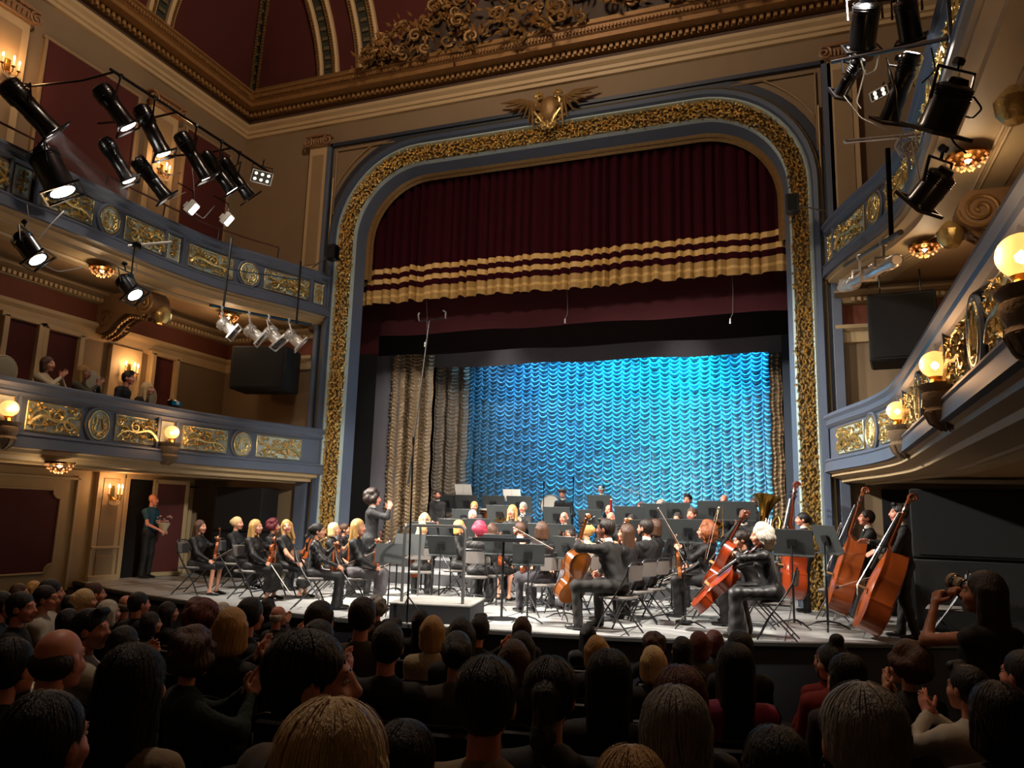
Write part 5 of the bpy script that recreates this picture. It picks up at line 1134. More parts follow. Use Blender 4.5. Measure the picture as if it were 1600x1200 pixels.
# tall microphone stand with stereo bar
ms=empty('microphone_stand',(-4.94,9.02,0),0,'very tall microphone boom rising in front of the podium with a two-mic bar','microphone stand')
a=at(636,975,y=9.25); b=at(646,690,y=9.25); c=at(640,742,y=9.25); e=at(671,500,y=9.6); o=np.array([-4.94,9.02,0])
ms.location=(a[0],a[1],0); o=np.array([a[0],a[1],0])
G().tube([(0,0,.02),b-o],[.014,.011],8).build('pole',[blackm],ms); G().tube([c-o,e-o],[.012,.006],8).build('boom',[mat('boom_grey','#2a2928',.7,.1)],ms); G().tube([c-o+np.array([-.02,0,-.12]),c-o+np.array([.01,0,.12])],.022,8).build('counterweight',[steel],ms)
G().tube([b-o-np.array([0,0,.05]),b-o+np.array([0,0,.06])],.02,8).build('clutch',[blackm],ms)
for k in range(3): q=2*PI*k/3+.3; G().tube([(0,0,.35),(.3*math.cos(q),.3*math.sin(q)*.6,.015)],.01,6).build('leg',[blackm],ms)
m1=at(655,502,y=9.6)-o; m2=at(696,498,y=9.6)-o; G().tube([m1,m2],.008,6).build('stereo_bar',[blackm],ms)
for m,sg in ((m1,-1),(m2,1)): G().tube([m,m+np.array([sg*.01,-.02,.09]),m+np.array([sg*-.02,-.05,.11])],[.008,.012,.012],8).build('microphone',[steel],ms)
# stage box and pa
for i,(px,py,y,lab) in enumerate(((1069,974,9.9,'small black cable pouch on the floor by the open-score stand'),)):
    o=at(px,py,z=.02); t=empty('cable_pouch',tuple(o),0,lab,'bag'); V,Q,M_=sdf([('e',(0,0,.02),(.13,.09,.035))],.015,.01); obj('bag_body',npmesh('bag',[(V,Q,M_)]),[CB],t); G().tube([(-.05,0,.05),(0,0,.07),(.05,0,.05)],.006,5).build('handle',[blackm],t)

p=at(787,842,y=10.45); t=empty('conductor_desk',(p[0],p[1],0),.22,'wide flat black conductor desk on a pole behind the podium rail','desk'); G().box((0,0,p[2]),(.82,.46,.02),R=rotx(.02),bev=.006).build('desk_top',[mat('stand_black','#17181a')],t); G().box((0,-.23,p[2]-.01),(.82,.015,.05)).build('lip',[MATS['stand_black']],t); G().tube([(0,0,.03),(0,0,p[2])],.018,8).build('pole',[MATS['stand_tube']],t); G().lathe([(.0,.03),(.22,.012),(.22,0),(0,0)],20).build('base',[MATS['stand_black']],t)

for (px,y0,y1,yy,lab) in ((850,752,800,17.9,'slim microphone on a stand beside the framed drum'),(896,745,800,18.4,'tall thin microphone stand right of the bowing percussionist'),(741,705,800,18.6,'thin microphone stand against the left part of the blue backdrop')):
    a=at(px,y0,y=yy); t=empty('stage_microphone',(a[0],a[1],fl(yy)),0,lab,'microphone stand'); h=a[2]-fl(yy); G().tube([(0,0,.02),(0,0,h-.15)],.011,6).build('pole',[blackm],t); G().tube([(0,0,h-.16),(0,0,h)],[.018,.024],8).build('microphone',[blackm],t); G().lathe([(.0,.03),(.14,.01),(.14,0),(0,0)],16).build('base',[blackm],t)
a=at(927,743,y=18.2); b=at(1000,772,y=18.0); t=empty('stage_microphone',(0,0,0),0,'long diagonal microphone boom behind the man in dark glasses','microphone stand'); G().tube([a,b],.01,6).build('boom',[steel],t); c=b; G().tube([c,(c[0],c[1],.62)],.011,6).build('pole',[blackm],t); G().tube([a,a+np.array([-.08,0,-.03])],.02,8).build('microphone',[blackm],t)
# ================= LAMPS, SPEAKERS AND RIGGING =================
LENS=mat('lit_lens','#fff4e0',.3,emit=(1,.93,.84),es=14); LENSOFF=mat('dark_lens','#3a3f48',.1,coat=1); SILV=mat('silver_housing','#cfcdc8',.28,.35)
def fixture(A,B,r,label,kind='profile',lit=True,body=None,hang=None,cat='spotlight',grp='stage spotlights'):
    A,B=np.array(A,float),np.array(B,float); L=np.linalg.norm(B-A); T=zframe(A,B-A); body=body or blackm
    t=empty('stage_spotlight',(0,0,0),0,label,cat,grp); t.matrix_world=Matrix(T)
    if kind=='profile': pr=[(.001,0),(r*.7,.0),(r*.95,.03),(r,.06),(r,L*.32),(r*.86,L*.37),(r*.82,L*.55),(r*.86,L*.56),(r*.84,L*.8),(r*.9,L*.84),(r*.95,L*.97)]
    elif kind=='par': pr=[(.001,0),(r*.5,.01),(r*.6,L*.12),(r*.96,L*.18),(r,L*.25),(r,L*.9),(r*1.04,L*.92),(r*1.04,L*.99)]
    else: pr=[(.001,0),(r*.8,.0),(r,L*.1),(r,L*.75),(r*1.1,L*.8),(r*1.1,L)]
    G().lathe(pr,20).build('housing',[body],t)
    G().lathe([(.0,L*.975),(r*.82,L*.97)],20).build('lens',[LENS if lit else LENSOFF],t,smooth=0)
    g=G(); q=r*1.25
    for c,d in (((0,q,L),(2*q+.02,.025,.03)),((0,-q,L),(2*q+.02,.025,.03)),((q,0,L),(.025,2*q,.03)),((-q,0,L),(.025,2*q,.03))): g.box(c,d)
    g.build('gel_frame',[body],t)
    if kind=='par' :
        for sg,ax in ((1,0),(-1,0),(1,1),(-1,1)):
            R=(rotx(.6*sg) if ax else roty(-.6*sg)); c=np.array([0,sg*q*1.25,L+q*.45]) if ax else np.array([sg*q*1.25,0,L+q*.45])
            if grp=='barn': G().box(c,((2*q,.006,q) if ax else (.006,2*q,q)),R=R if ax else R).build('barn_door',[body],t)
    # cooling fins / rear ribs
    g=G()
    for k in range(4): g.lathe([(r*1.0,.08+L*.05*k),(r*1.06,.085+L*.05*k),(r*1.0,.09+L*.05*k)],20)
    g.build('cooling_fins',[body],t,kind='stuff')
    H=np.array(hang if hang is not None else (A+B)/2+np.array([0,0,.35])); M=(A*.55+B*.45); Ti=np.linalg.inv(T); loc=lambda p:(Ti@np.r_[p,1])[:3]
    ax=np.cross(B-A,[0,0,1.]); ax/=np.linalg.norm(ax)+1e-9; up=H-M; up/=np.linalg.norm(up); g=G(); R_=r*1.25
    g.tube([loc(M+ax*R_),loc(M+ax*R_+up*R_*1.5),loc(M-ax*R_+up*R_*1.5),loc(M-ax*R_)],.014,6); g.tube([loc(M+up*R_*1.5),loc(H)],.016,6); g.build('yoke',[body],t)
    G().box(loc(H),(.07,.07,.07),bev=.015).build('clamp',[body],t)
    return t
def ppx(a,X): return at(a[0],a[1],x=X)
# --- upper left rig
def cable(pts,r,label,m=None):
    P=np.array(pts,float); t=np.linspace(0,1,24); n=len(P)-1; k=np.linspace(0,n,24)
    Q=np.stack([np.interp(k,range(n+1),P[:,i]) for i in range(3)],1)
    for _ in range(3): Q[1:-1]=(Q[:-2]+Q[1:-1]*2+Q[2:])/4
    g=G(); g.tube(Q,r,5); o=g.build('cable',[m or mat('cable_grey','#8d8a84',.5)]); return tag(o,label,'cable')
bar0=ppx((172,108),-10.3); bar1=ppx((425,272),-10.2)
lb=empty('lighting_bar',(0,0,0),0,'long black bar carrying the upper left spotlights','lighting bar'); G().tube([bar0,bar1],.026,8).build('tube',[blackm],lb)
for k in (.02,.35,.7): q=bar0*(1-k)+bar1*k; G().tube([q,q+np.array([-.7,0,-.02]),q+np.array([-1.9,.0,.1])],.02,6).build('bracket',[blackm],lb)
lower=[ppx((185,330),-10.6),ppx((420,430),-10.6)]
FX=[((8,128),(84,210),17,'huge black followspot at the far upper left, with a visible light beam','profile',True,-10.9,-10.6),
((155,135),(202,200),14,'brightly lit spotlight, upper of the pair left of the gallery candle lamp','profile',True,-10.5,-10.2),
((218,166),(257,243),12,'lit slim spotlight right above the gallery candle lamp','profile',True,-10.4,-10.1),
((162,218),(203,284),11,'lit spotlight low over the balcony, left of the candle lamp','profile',True,-10.6,-10.3),
((212,248),(261,310),11,'lit spotlight low over the balcony, right below the candle lamp','profile',True,-10.6,-10.3),
((280,208),(324,280),11,'lit spotlight third along the bar from the right, before the narrow red panel','profile',True,-10.4,-10.1),
((317,238),(364,300),11,'lit spotlight second along the bar from the right','profile',True,-10.4,-10.1),
((345,248),(392,310),10,'unlit black spotlight tube at the right end of the upper left bar','profile',False,-10.4,-10.1),
((62,232),(99,302),20,'wide black spotlight with barn doors on the rail of the upper left balcony','par',True,-10.8,-10.5),
((28,365),(60,407),14,'black spotlight hanging at the left edge under the upper balcony','par',True,-10.6,-10.3),
((190,432),(212,462),12,'black spotlight hanging alone over the lower left guests','par',True,-10.5,-10.2)]
for i,(a,b,r,lab,kd,lit,xa,xb) in enumerate(FX):
    A=ppx(a,xa); B=ppx(b,xb); rm=r*depth(A)/F*1.12
    if 1<=i<=7:
        M=(A+B)/2; k=np.clip(np.dot(M-bar0,bar1-bar0)/np.dot(bar1-bar0,bar1-bar0),.03,.97); H=bar0*(1-k)+bar1*k if i not in (3,4) else M+np.array([-.3,0,.45])
    else: H=(A+B)/2+np.array([-.15,0,.4])
    fixture(A,B,rm,lab,kd,lit,hang=H)
# LED panel and small floods
def panel(c,n,w_,h,label,rows,cols,body=blackm,on=True):
    t=empty('led_floodlight',(0,0,0),0,label,'floodlight','small floodlights'); t.matrix_world=Matrix(zframe(c,n))
    G().box((0,0,-.05),(w_,h,.1),bev=.012).build('housing',[body],t); g=G()
    for x,y,a,b in ((0,h/2,w_,.015),(0,-h/2,w_,.015),(w_/2,0,.015,h),(-w_/2,0,.015,h)): g.box((x,y,.005),(a,b,.015))
    g.build('rim',[SILV],t)
    for i in range(rows):
        for j in range(cols): G().lathe([(.0,.012),(.026,.006),(.03,.0)],10,T=mkT(t=((j-(cols-1)/2)*w_/(cols+.2),(i-(rows-1)/2)*h/(rows+.2),0))).build('led_lens',[mat('led_warm','#ffe6b8',.3,emit=(1,.8,.5),es=4)],t)
    G().tube([(-w_*.5,0,-.05),(-w_*.5,h*.7,-.15),(w_*.5,h*.7,-.15),(w_*.5,0,-.05)],.01,6).build('yoke',[body],t); G().tube([(0,h*.7,-.15),(0,h*1.2,-.2)],.014,6).build('stem',[body],t)
panel(ppx((409,277),-10.1),(.5,-.35,-.55),.40,.26,'six-eyed flat floodlight at the right end of the upper left bar',2,3)
panel(ppx((1312,118),1.2),(-.6,-.5,-.3),.28,.14,'small four-eyed floodlight left of the upper right spotlights',2,2); panel(ppx((1374,146),1.3),(-.5,-.6,-.3),.30,.14,'second four-eyed floodlight between the upper right spotlights',2,2)
for px,py,lab in ((303,327,'small white rectangular floodlight at the middle of the upper left balcony rail'),(358,345,'small white rectangular floodlight at the right of the upper left balcony rail')):
    c=ppx((px,py),-10.5); t=empty('work_floodlight',(0,0,0),0,lab,'floodlight','white work lights'); t.matrix_world=Matrix(zframe(c,(.75,.25,-.6)))
    G().box((0,0,-.06),(.2,.26,.12),bev=.02).build('housing',[whitep],t); G().box((0,0,.003),(.15,.2,.01)).build('lens',[LENS],t); G().box((0,-.02,-.15),(.1,.12,.08),bev=.01).build('terminal_box',[whitep],t)
    G().tube([(0,.1,-.1),(0,.25,-.25),(0,.2,-.6)],.012,6).build('bracket',[blackm],t)
for a,l in ((((215,262),(228,283),(258,308)),'cable draped behind the two lit spotlights low left'),(((290,300),(270,310),(262,308)),'short cable right of the second low left spotlight'),(((303,320),(303,290),(300,262)),'cable rising from the left white work light'),(((335,322),(318,342),(305,333)),'cable sagging between the two white work lights'),(((245,262),(262,275),(283,270)),'short cable beside the gallery candle lamp'),(((100,330),(80,350),(60,375)),'cable dropping from the barn-door spotlight at the left'),(((42,320),(45,345),(30,372)),'cable above the spotlight at the left edge'),(((210,400),(214,420),(205,436)),'cable above the lone hanging spotlight over the guests'),(((60,410),(90,425),(130,418)),'thin cable curving right from the left edge spotlight')):
    cable([ppx(p,-10.55) for p in a],.009,l)
# white fluorescent arm and rail on the upper left
t=empty('lamp_arm',(0,0,0),0,'pale steel arm sticking out under the upper left balcony above a spotlight','bracket'); G().tube([ppx((200,384),-10.7),ppx((268,378),-10.3)],.022,8).build('tube',[SILV],t); G().tube([ppx((210,384),-10.65),ppx((205,430),-10.45)],.014,6).build('drop_pipe',[blackm],t); G().box(ppx((213,384),-10.62),(.12,.12,.12),bev=.02).build('clamp',[blackm],t)
t=empty('safety_rail',(0,0,0),0,'reddish metal safety rail along the top of the upper left balcony','rail'); ys=np.arange(6.5,13.2,.2); 
G().tube([MU(y,-.05,.32) for y in ys],.018,6).build('rail_tube',[mat('red_brown_rail','#5a2a1c',.4,.3)],t)
for y in np.arange(6.6,13.2,1.3): G().tube([MU(y,-.08,0),MU(y,-.05,.32)],.012,6).build('post',[blackm],t)
# silver profile rows
def silver_row(posts,barpx,X,items,lab,labs):
    t=empty('hanging_bar',(0,0,0),0,lab,'lighting bar'); a,b=[ppx(p,X) for p in barpx]; G().tube([a,b],.024,8).build('tube',[blackm],t)
    for p,q in posts: G().tube([ppx(p,X),ppx(q,X)],.022,6).build('drop_post',[blackm],t)
    if len(posts)>1: G().tube([ppx(((posts[0][0][0]*.55+posts[0][1][0]*.45),(posts[0][0][1]*.55+posts[0][1][1]*.45)),X),ppx((posts[1][0][0]*.7+posts[1][1][0]*.3,posts[1][0][1]*.7+posts[1][1][1]*.3),X)],.012,6).build('cross_rail',[blackm],t)
    for (p,q,r),l in zip(items,labs):
        A=ppx(p,X); B=ppx(q,X+(.25 if X<0 else -.05)); M=(A+B)/2; k=np.clip(np.dot(M-a,b-a)/np.dot(b-a,b-a),.02,.98); fixture(A,B,r*depth(A)/F*1.15,l,'profile',False,SILV,hang=a*(1-k)+b*k,grp='silver profile spotlights')
silver_row([((362,372),(349,480)),((470,408),(463,506))],((328,477),(486,507)),-9.9,[((343,502),(366,520),9),((385,512),(408,530),9),((418,514),(437,536),10),((447,519),(470,539),9)],'black bar on two drop posts at the left of the stage arch',
 ['leftmost of four silver spotlights hanging at the left balcony','second of four silver spotlights at the left balcony','third of four silver spotlights at the left balcony','rightmost of four silver spotlights, over the left black loudspeaker'])
silver_row([((1296,306),(1300,445)),((1387,232),(1393,376))],((1275,443),(1407,363)),.75,[((1335,442),(1268,470),9),((1370,420),(1322,446),9),((1402,406),(1358,428),9)],'black bar on two drop posts right of the stage arch',
 ['lowest silver spotlight of the right diagonal row','middle silver spotlight of the right diagonal row','upper silver spotlight of the right diagonal row'])
# upper right rig
t=empty('lighting_bar',(0,0,0),0,'black bar across the upper right spotlights','lighting bar'); ra,rb=at(1300,97,y=9.0),at(1482,60,y=8.0); G().tube([ra,rb],.024,8).build('tube',[blackm],t)
for (a,b,r,lab,kd,lit,ya,yb) in (((1357,-8),(1346,76),23,'big black spotlight at the top edge, left of the upper right group','par',True,8.6,9.0),
 ((1345,92),(1312,148),13,'small black spotlight pointing down left below the right bar','profile',False,8.8,9.1),
 ((1412,-10),(1424,62),19,'blazing lit spotlight among the upper right lamps','par',True,8.2,8.5),
 ((1428,82),(1388,190),19,'large dark spotlight tube hanging behind the upper right balcony front','profile',False,8.4,8.8),
 ((1500,120),(1462,206),33,'huge glossy black floodlight can beside the upper right balcony front','par',False,6.3,6.5),
 ((1482,262),(1436,320),25,'black floodlight can hanging lower right of the balcony curve','par',False,7.3,7.5)):
    A=at(*a,y=ya); B=at(*b,y=yb); fixture(A,B,r*depth(A)/F*.9,lab,kd,lit,hang=(A+B)/2+np.array([.1,0,.35]) if ya<8 else None)
t=empty('lamp_arm',(0,0,0),0,'bright steel arm pointing left from the upper right balcony with tied cables','bracket'); G().tube([at(1322,221,y=8.2),at(1440,210,y=8.0)],.024,8).build('tube',[SILV],t); G().lathe([(.001,-.02),(.03,-.01),(.03,.01),(.001,.02)],10,T=mkT(t=at(1322,221,y=8.2))).build('end_cap',[SILV],t)
g=G(); rr=random.Random(6)
for k in range(6): c=at(1418+rr.uniform(-10,10),222+rr.uniform(-6,14),y=8.0); r=rr.uniform(.04,.08); g.tube([c+np.array([r*math.cos(a),rr.uniform(-.02,.02),r*1.2*math.sin(a)]) for a in np.linspace(0,2*PI,14)[:-1]],.009,5,closed=True)
g.build('cable_coil',[mat('cable_white','#c9c4ba',.5)],t,kind='stuff')
for (a,y),lb_ in zip(((((1345,95),(1352,118),(1368,110),(1374,80)),8.6),(((1352,110),(1338,160),(1345,170)),8.6),(((1318,150),(1345,185),(1385,203)),8.6),(((1425,222),(1440,300),(1470,318),(1485,280)),7.5),(((1480,205),(1492,225),(1510,240)),6.6),(((1385,90),(1400,140),(1405,195)),8.4),(((1520,150),(1535,170),(1520,185),(1508,182)),6.4),(((1455,75),(1462,110),(1440,130)),7.6)),['white looped cable under the upper right bar', 'white cable hanging straight below the upper right bar', 'white cable running down right from the small black spotlight', 'black cable from the steel arm down to the lower floodlight can', 'black cable under the huge floodlight can', 'black cable hanging behind the large dark spotlight tube', 'black cable loop at the right of the huge floodlight can', 'short black cable by the upper right balcony front']):
    cable([at(*p,y=y) for p in a],.008,lb_,mat('cable_white','#c9c4ba') if a[0][0]<1450 and a[0][1]>90 else blackm)
light('lamp_spill','SPOT',at(1424,75,y=8.6),at(1440,300,y=8.5),60,(1,.85,.7),.1,cone=120)
# loudspeakers
def speaker(c,w_,h,d,rz,label,tilt=0):
    t=empty('loudspeaker',tuple(c),rz,label,'loudspeaker'); t.rotation_euler=(tilt,0,rz)
    G().box((0,0,0),(w_,d,h),bev=.03).build('cabinet',[mat('speaker_black','#050506',.8)],t); G().box((0,-d/2-.006,0),(w_*.9,.02,h*.9),bev=.006).build('grille',[mat('speaker_grille','#070708',.9,bump=.6,bs=200)],t)
    G().tube([(-w_*.3,0,h/2),(-w_*.3,0,h/2+.5)],.012,6).build('hanger',[blackm],t); G().tube([(w_*.3,0,h/2),(w_*.3,0,h/2+.5)],.012,6).build('hanger',[blackm],t)
    return t
speaker(at(415,579,y=13.6),1.25,.95,.8,.25,'black boxy loudspeaker hung above the lower left balcony by the arch'); speaker(at(1410,517,y=13.7),1.0,1.12,.8,-.1,'large black loudspeaker hung above the lower right balcony')
def stack(x,y,w_,h,d,rz,label):
    t=empty('loudspeaker_stack',(x,y,0),rz,label,'loudspeaker'); n=2
    for k in range(n): 
        b=G().box((0,0,h/n*(k+.5)),(w_,d,h/n-.02),bev=.02).build('cabinet',[MATS['speaker_black']],t); G().box((0,-d/2-.006,h/n*(k+.5)),(w_*.9,.02,h/n*.88)).build('grille',[MATS['speaker_grille']],t)
stack(-11.4,13.8,1.1,1.9,.7,.15,'black loudspeaker stack on the stage floor under the lower left balcony'); stack(2.2,12.9,1.5,2.0,.8,-.1,'dark loudspeaker stack behind the nearest double bass')
for (a,b,c,lab) in (((520,395),(505,405),(488,418),'small black speaker on an arm at the left edge of the gilded arch'),((1238,319),(1258,324),(1290,330),'small black speaker on an arm at the right edge of the gilded arch')):
    p=at(*a,y=13.9); q=at(*c,y=14.2); t=empty('surround_speaker',tuple(p),0,lab,'loudspeaker','small arch speakers'); G().box((0,0,0),(.22,.2,.36),bev=.02).build('cabinet',[blackm],t); G().tube([(0,0,0),q-p],.014,6).build('arm',[mat('arm_grey','#8a8884',.4,.7)],t); G().box((-.0,-.105,0),(.17,.02,.3),bev=.004).build('grille',[MATS['speaker_grille']],t)
for px,py0,py1,y,lab in ((885,440,498,15.6,'thin hook line hanging before the dark red border, left of centre'),(1143,410,498,15.6,'thin hook line hanging before the dark red border, right of centre'),(666,455,535,15.6,'thin hook line hanging just left of the tall microphone bar')):
    a=at(px,py0,y=y); b=at(px-2,py1,y=y); t=empty('hook_line',(0,0,0),0,lab,'wire'); G().tube([a,(a+b)/2+np.array([.04,0,0]),b+np.array([.05,0,.1]),b],.007,5).build('line',[mat('line_grey','#6f6a66',.6)],t); G().tube([b,b+np.array([0,0,-.1])],.016,6).build('hook',[SILV],t)
# hazy beam of the followspot
A=ppx((80,208),-10.6); dr=ppx((180,315),-9.9)-A; L=np.linalg.norm(dr); t=G().lathe([(0,0),(.12,0),(.26,L),(0,L)],24); hz=t.build('light_haze',[bpy.data.materials.new('haze')],smooth=0); hz.matrix_world=Matrix(zframe(A+dr/L*.03,dr)); tag(hz,'faint hazy light beam leaving the far left followspot','haze',kind='stuff')
m=hz.data.materials[0]; m.use_nodes=True; nt=m.node_tree; nt.nodes.remove(nt.nodes['Principled BSDF']); v=nt.nodes.new('ShaderNodeVolumeScatter'); v.inputs['Density'].default_value=.10; nt.links.new(v.outputs[0],nt.nodes['Material Output'].inputs['Volume'])
light('followspot_beam','SPOT',A+dr/L*.01,A+dr,260,WHITE,.03,cone=9,blend=.3)
# ================= BALCONY GUESTS =================
def guest(label,px,py,y,rz,po,skin,top,hair,M=None,z=2.45,s=None):
    # seated behind the rail
    p=at(px,py,x=-11.45) if px<800 else at(px,py,x=1.75); zf=p[2]-1.355*(s or .98); po=dict(po); po.setdefault('cres',.019)
    return person('guest',label,p[0],p[1],zf,D(rz),po,skin,top,CB,hair,s or .98,'balcony guests')
GC=dict(CLP)
guest('older woman in white knit applauding, leftmost guest on the lower left balcony',66,556,0,-62,dict(GC,fem=1,hair='bob',look=(-.2,0,0),lean=.15),SK,CCR,HBR)
guest('woman with long wavy blonde hair and glasses clapping beside the white-clad guest',125,570,0,-62,dict(GC,fem=1,hair='long',glasses=1,hseed=3,lean=.1),SK,mat('olive_knit','#4a4436',.85),HBL)
guest('young man in dark jacket leaning forward behind the blue balcony rail',184,577,0,-65,dict(LAP,hair='quiff',lean=.35),SK2,CB,HD)
guest('blonde woman in fur collar resting on the blue balcony rail',210,592,0,-65,dict(LAP,fem=1,hair='long',lean=.45,hseed=5),SK,mat('brown_fur','#3a2a1c',.95,bump=.8,bs=80,var=.4),HLB)
guest('dark-haired woman with top bun clapping on the lower right balcony',1392,563,0,70,dict(GC,fem=1,hair='topbun',lean=.2),SK,CB,HB)
for px,py,lab in ((20,578,'pale round-backed chair at the left edge of the lower balcony'),(155,600,'round-backed chair just right of the white-clad guest'),(243,620,'round-backed chair right of the fur-collared woman')):
    p=at(px,py,x=-11.9); t=empty('round_backed_chair',(p[0],p[1],p[2]-.8),-PI/2,lab,'chair','round-backed balcony chairs'); wc=mat('chair_cream','#a39676',.6); up=mat('chair_upholstery','#8d8878',.85)
    V,Q,M_=sdf([('e',(0,-.2,.8),(.21,.035,.23))],.02,.01); obj('backrest',npmesh('rb',[(V,Q,M_)]),[up],t)
    G().tube([(.22*math.cos(a),-.21,.8+.24*math.sin(a)) for a in np.linspace(0,2*PI,21)[:-1]],.018,6,closed=True).build('back_frame',[wc],t); G().box((0,0,.45),(.45,.44,.08),bev=.03).build('seat',[up],t)
    for sx in (-1,1):
        G().tube([(sx*.12,-.22,.6),(sx*.17,-.2,.42),(sx*.19,-.22,0)],.016,6).build('leg',[wc],t); G().tube([(sx*.2,.2,.42),(sx*.2,.2,0)],.016,6).build('leg',[wc],t)
p=at(272,633,x=-11.15); t=empty('camcorder',tuple(p),0,'small black device standing on the lower left balcony rail','camera'); G().box((0,0,.03),(.12,.26,.14),bev=.03).build('casing',[blackm],t); G().tube([(0,.05,-.02),(0,.05,-.15)],.015,6).build('post',[steel],t); G().box((.065,.02,.04),(.01,.07,.06)).build('screen',[whitep],t)
# ================= THE AUDIENCE =================
def make_seat():
    t=empty('stalls_chair'); fr=mat('seat_frame_black','#141414',.3,.6); pad=mat('seat_vinyl_black','#0c0c0d',.45)
    G().box((0,0,.44),(.42,.42,.06),bev=.025).build('seat',[pad],t)
    g=G(); g.box((0,-.235,.70),(.40,.03,.32),bev=.014); g.build('backrest',[pad],t)
    G().tube([(-.215,-.2,.42),(-.22,-.235,.6),(-.22,-.25,.82),(-.19,-.255,.875),(-.13,-.258,.895),(.13,-.258,.895),(.19,-.255,.875),(.22,-.25,.82),(.22,-.235,.6),(.215,-.2,.42)],.012,6).build('back_frame',[fr],t)
    for sg in (-1,1):
        G().tube([(sg*.2,-.2,.43),(sg*.2,-.25,.0)],.011,6).build('leg',[fr],t); G().tube([(sg*.2,.19,.43),(sg*.2,.22,.0)],.011,6).build('leg',[fr],t)
    return t
SE0=make_seat(); _sf=[False]
HWID={'short':.172,'quiff':.172,'balding':.165,'bald':.155,'curly':.215,'afro_long':.26,'bob':.225,'long':.225,'verylong':.235,'ponytail':.165,'bun':.165,'topbun':.165}
CT={'k':CB,'v':CV,'c':CCR,'w':mat('white_shirt','#b9b3a6',.85),'g':mat('dark_green_jumper','#1e2b24',.95,bump=.4),'n':mat('navy_cloth','#141a2b',.85),'r':mat('red_top','#7a1412',.8),'m':mat('magenta_top','#8a1440',.75),'b':mat('beige_top','#8a7a62',.9,bump=.2),'t':mat('taupe_top','#4a4038',.9),'d':mat('plaid_dark','#2a201e',.85,var=.5,vs=25)}
HC={'k':HB,'d':HD,'b':HBR,'y':HBL,'l':HLB,'g':HG,'w':HW,'a':HR,'c':HCU}
def aud(px,py,w,st,hc,fem,top,label,yaw=None,clap=0,look=None,**kw):
    W=HWID[st]; d0=F*W/w; ray=R3@np.array([(px-800)/F,(py-600)/F,1.]); best=None; lt=1.355 if st!='bald' else 1.33
    if st=='topbun': lt=1.42
    for d in np.linspace(d0*.72,d0*1.35,120):
        p=EYE+ray*d; s=(p[2]-rake(p[1]))/lt; e=abs(math.log(max(s,.2)))*2.2+abs(math.log(d/d0))
        if best is None or e<best[0]: best=(e,p,s)
    _,p,s=best; s=min(1.12,max(.88,s)); 
    hd=math.atan2(-(-4.7-p[0]),10.8-p[1]); rz=hd*.35 if yaw is None else D(yaw); yh=(hd-rz)*.9 if look is None else look
    po=dict(CLP if clap else LAP); po.update(fem=fem,hair=st,look=(round(yh,1),kw.pop('pitch',0),kw.pop('tilt',0)),hres=.0085 if w>55 else .011,cres=.02 if w>60 else .026,strands=(420 if w>60 else 0),hseed=int(px)%7); po.update(kw)
    z=p[2]-lt*s; x=p[0]+.035*s*math.sin(rz); y=p[1]-.035*s*math.cos(rz)
    sk={0:SK2,1:SK}[fem]
    person('spectator',label,x,y,z,rz,po,sk,CT[top],CB,HC[hc],s,'concert audience')
    o=SE0 if not _sf[0] else copy_tree(SE0); _sf[0]=True; zz=rake(y); o.location=(x,y,z); o.rotation_euler=(0,0,rz); o.scale=(s,s,s); tag(o,'black stalls chair under the '+' '.join(label.split()[:11]),'chair','stalls chairs')
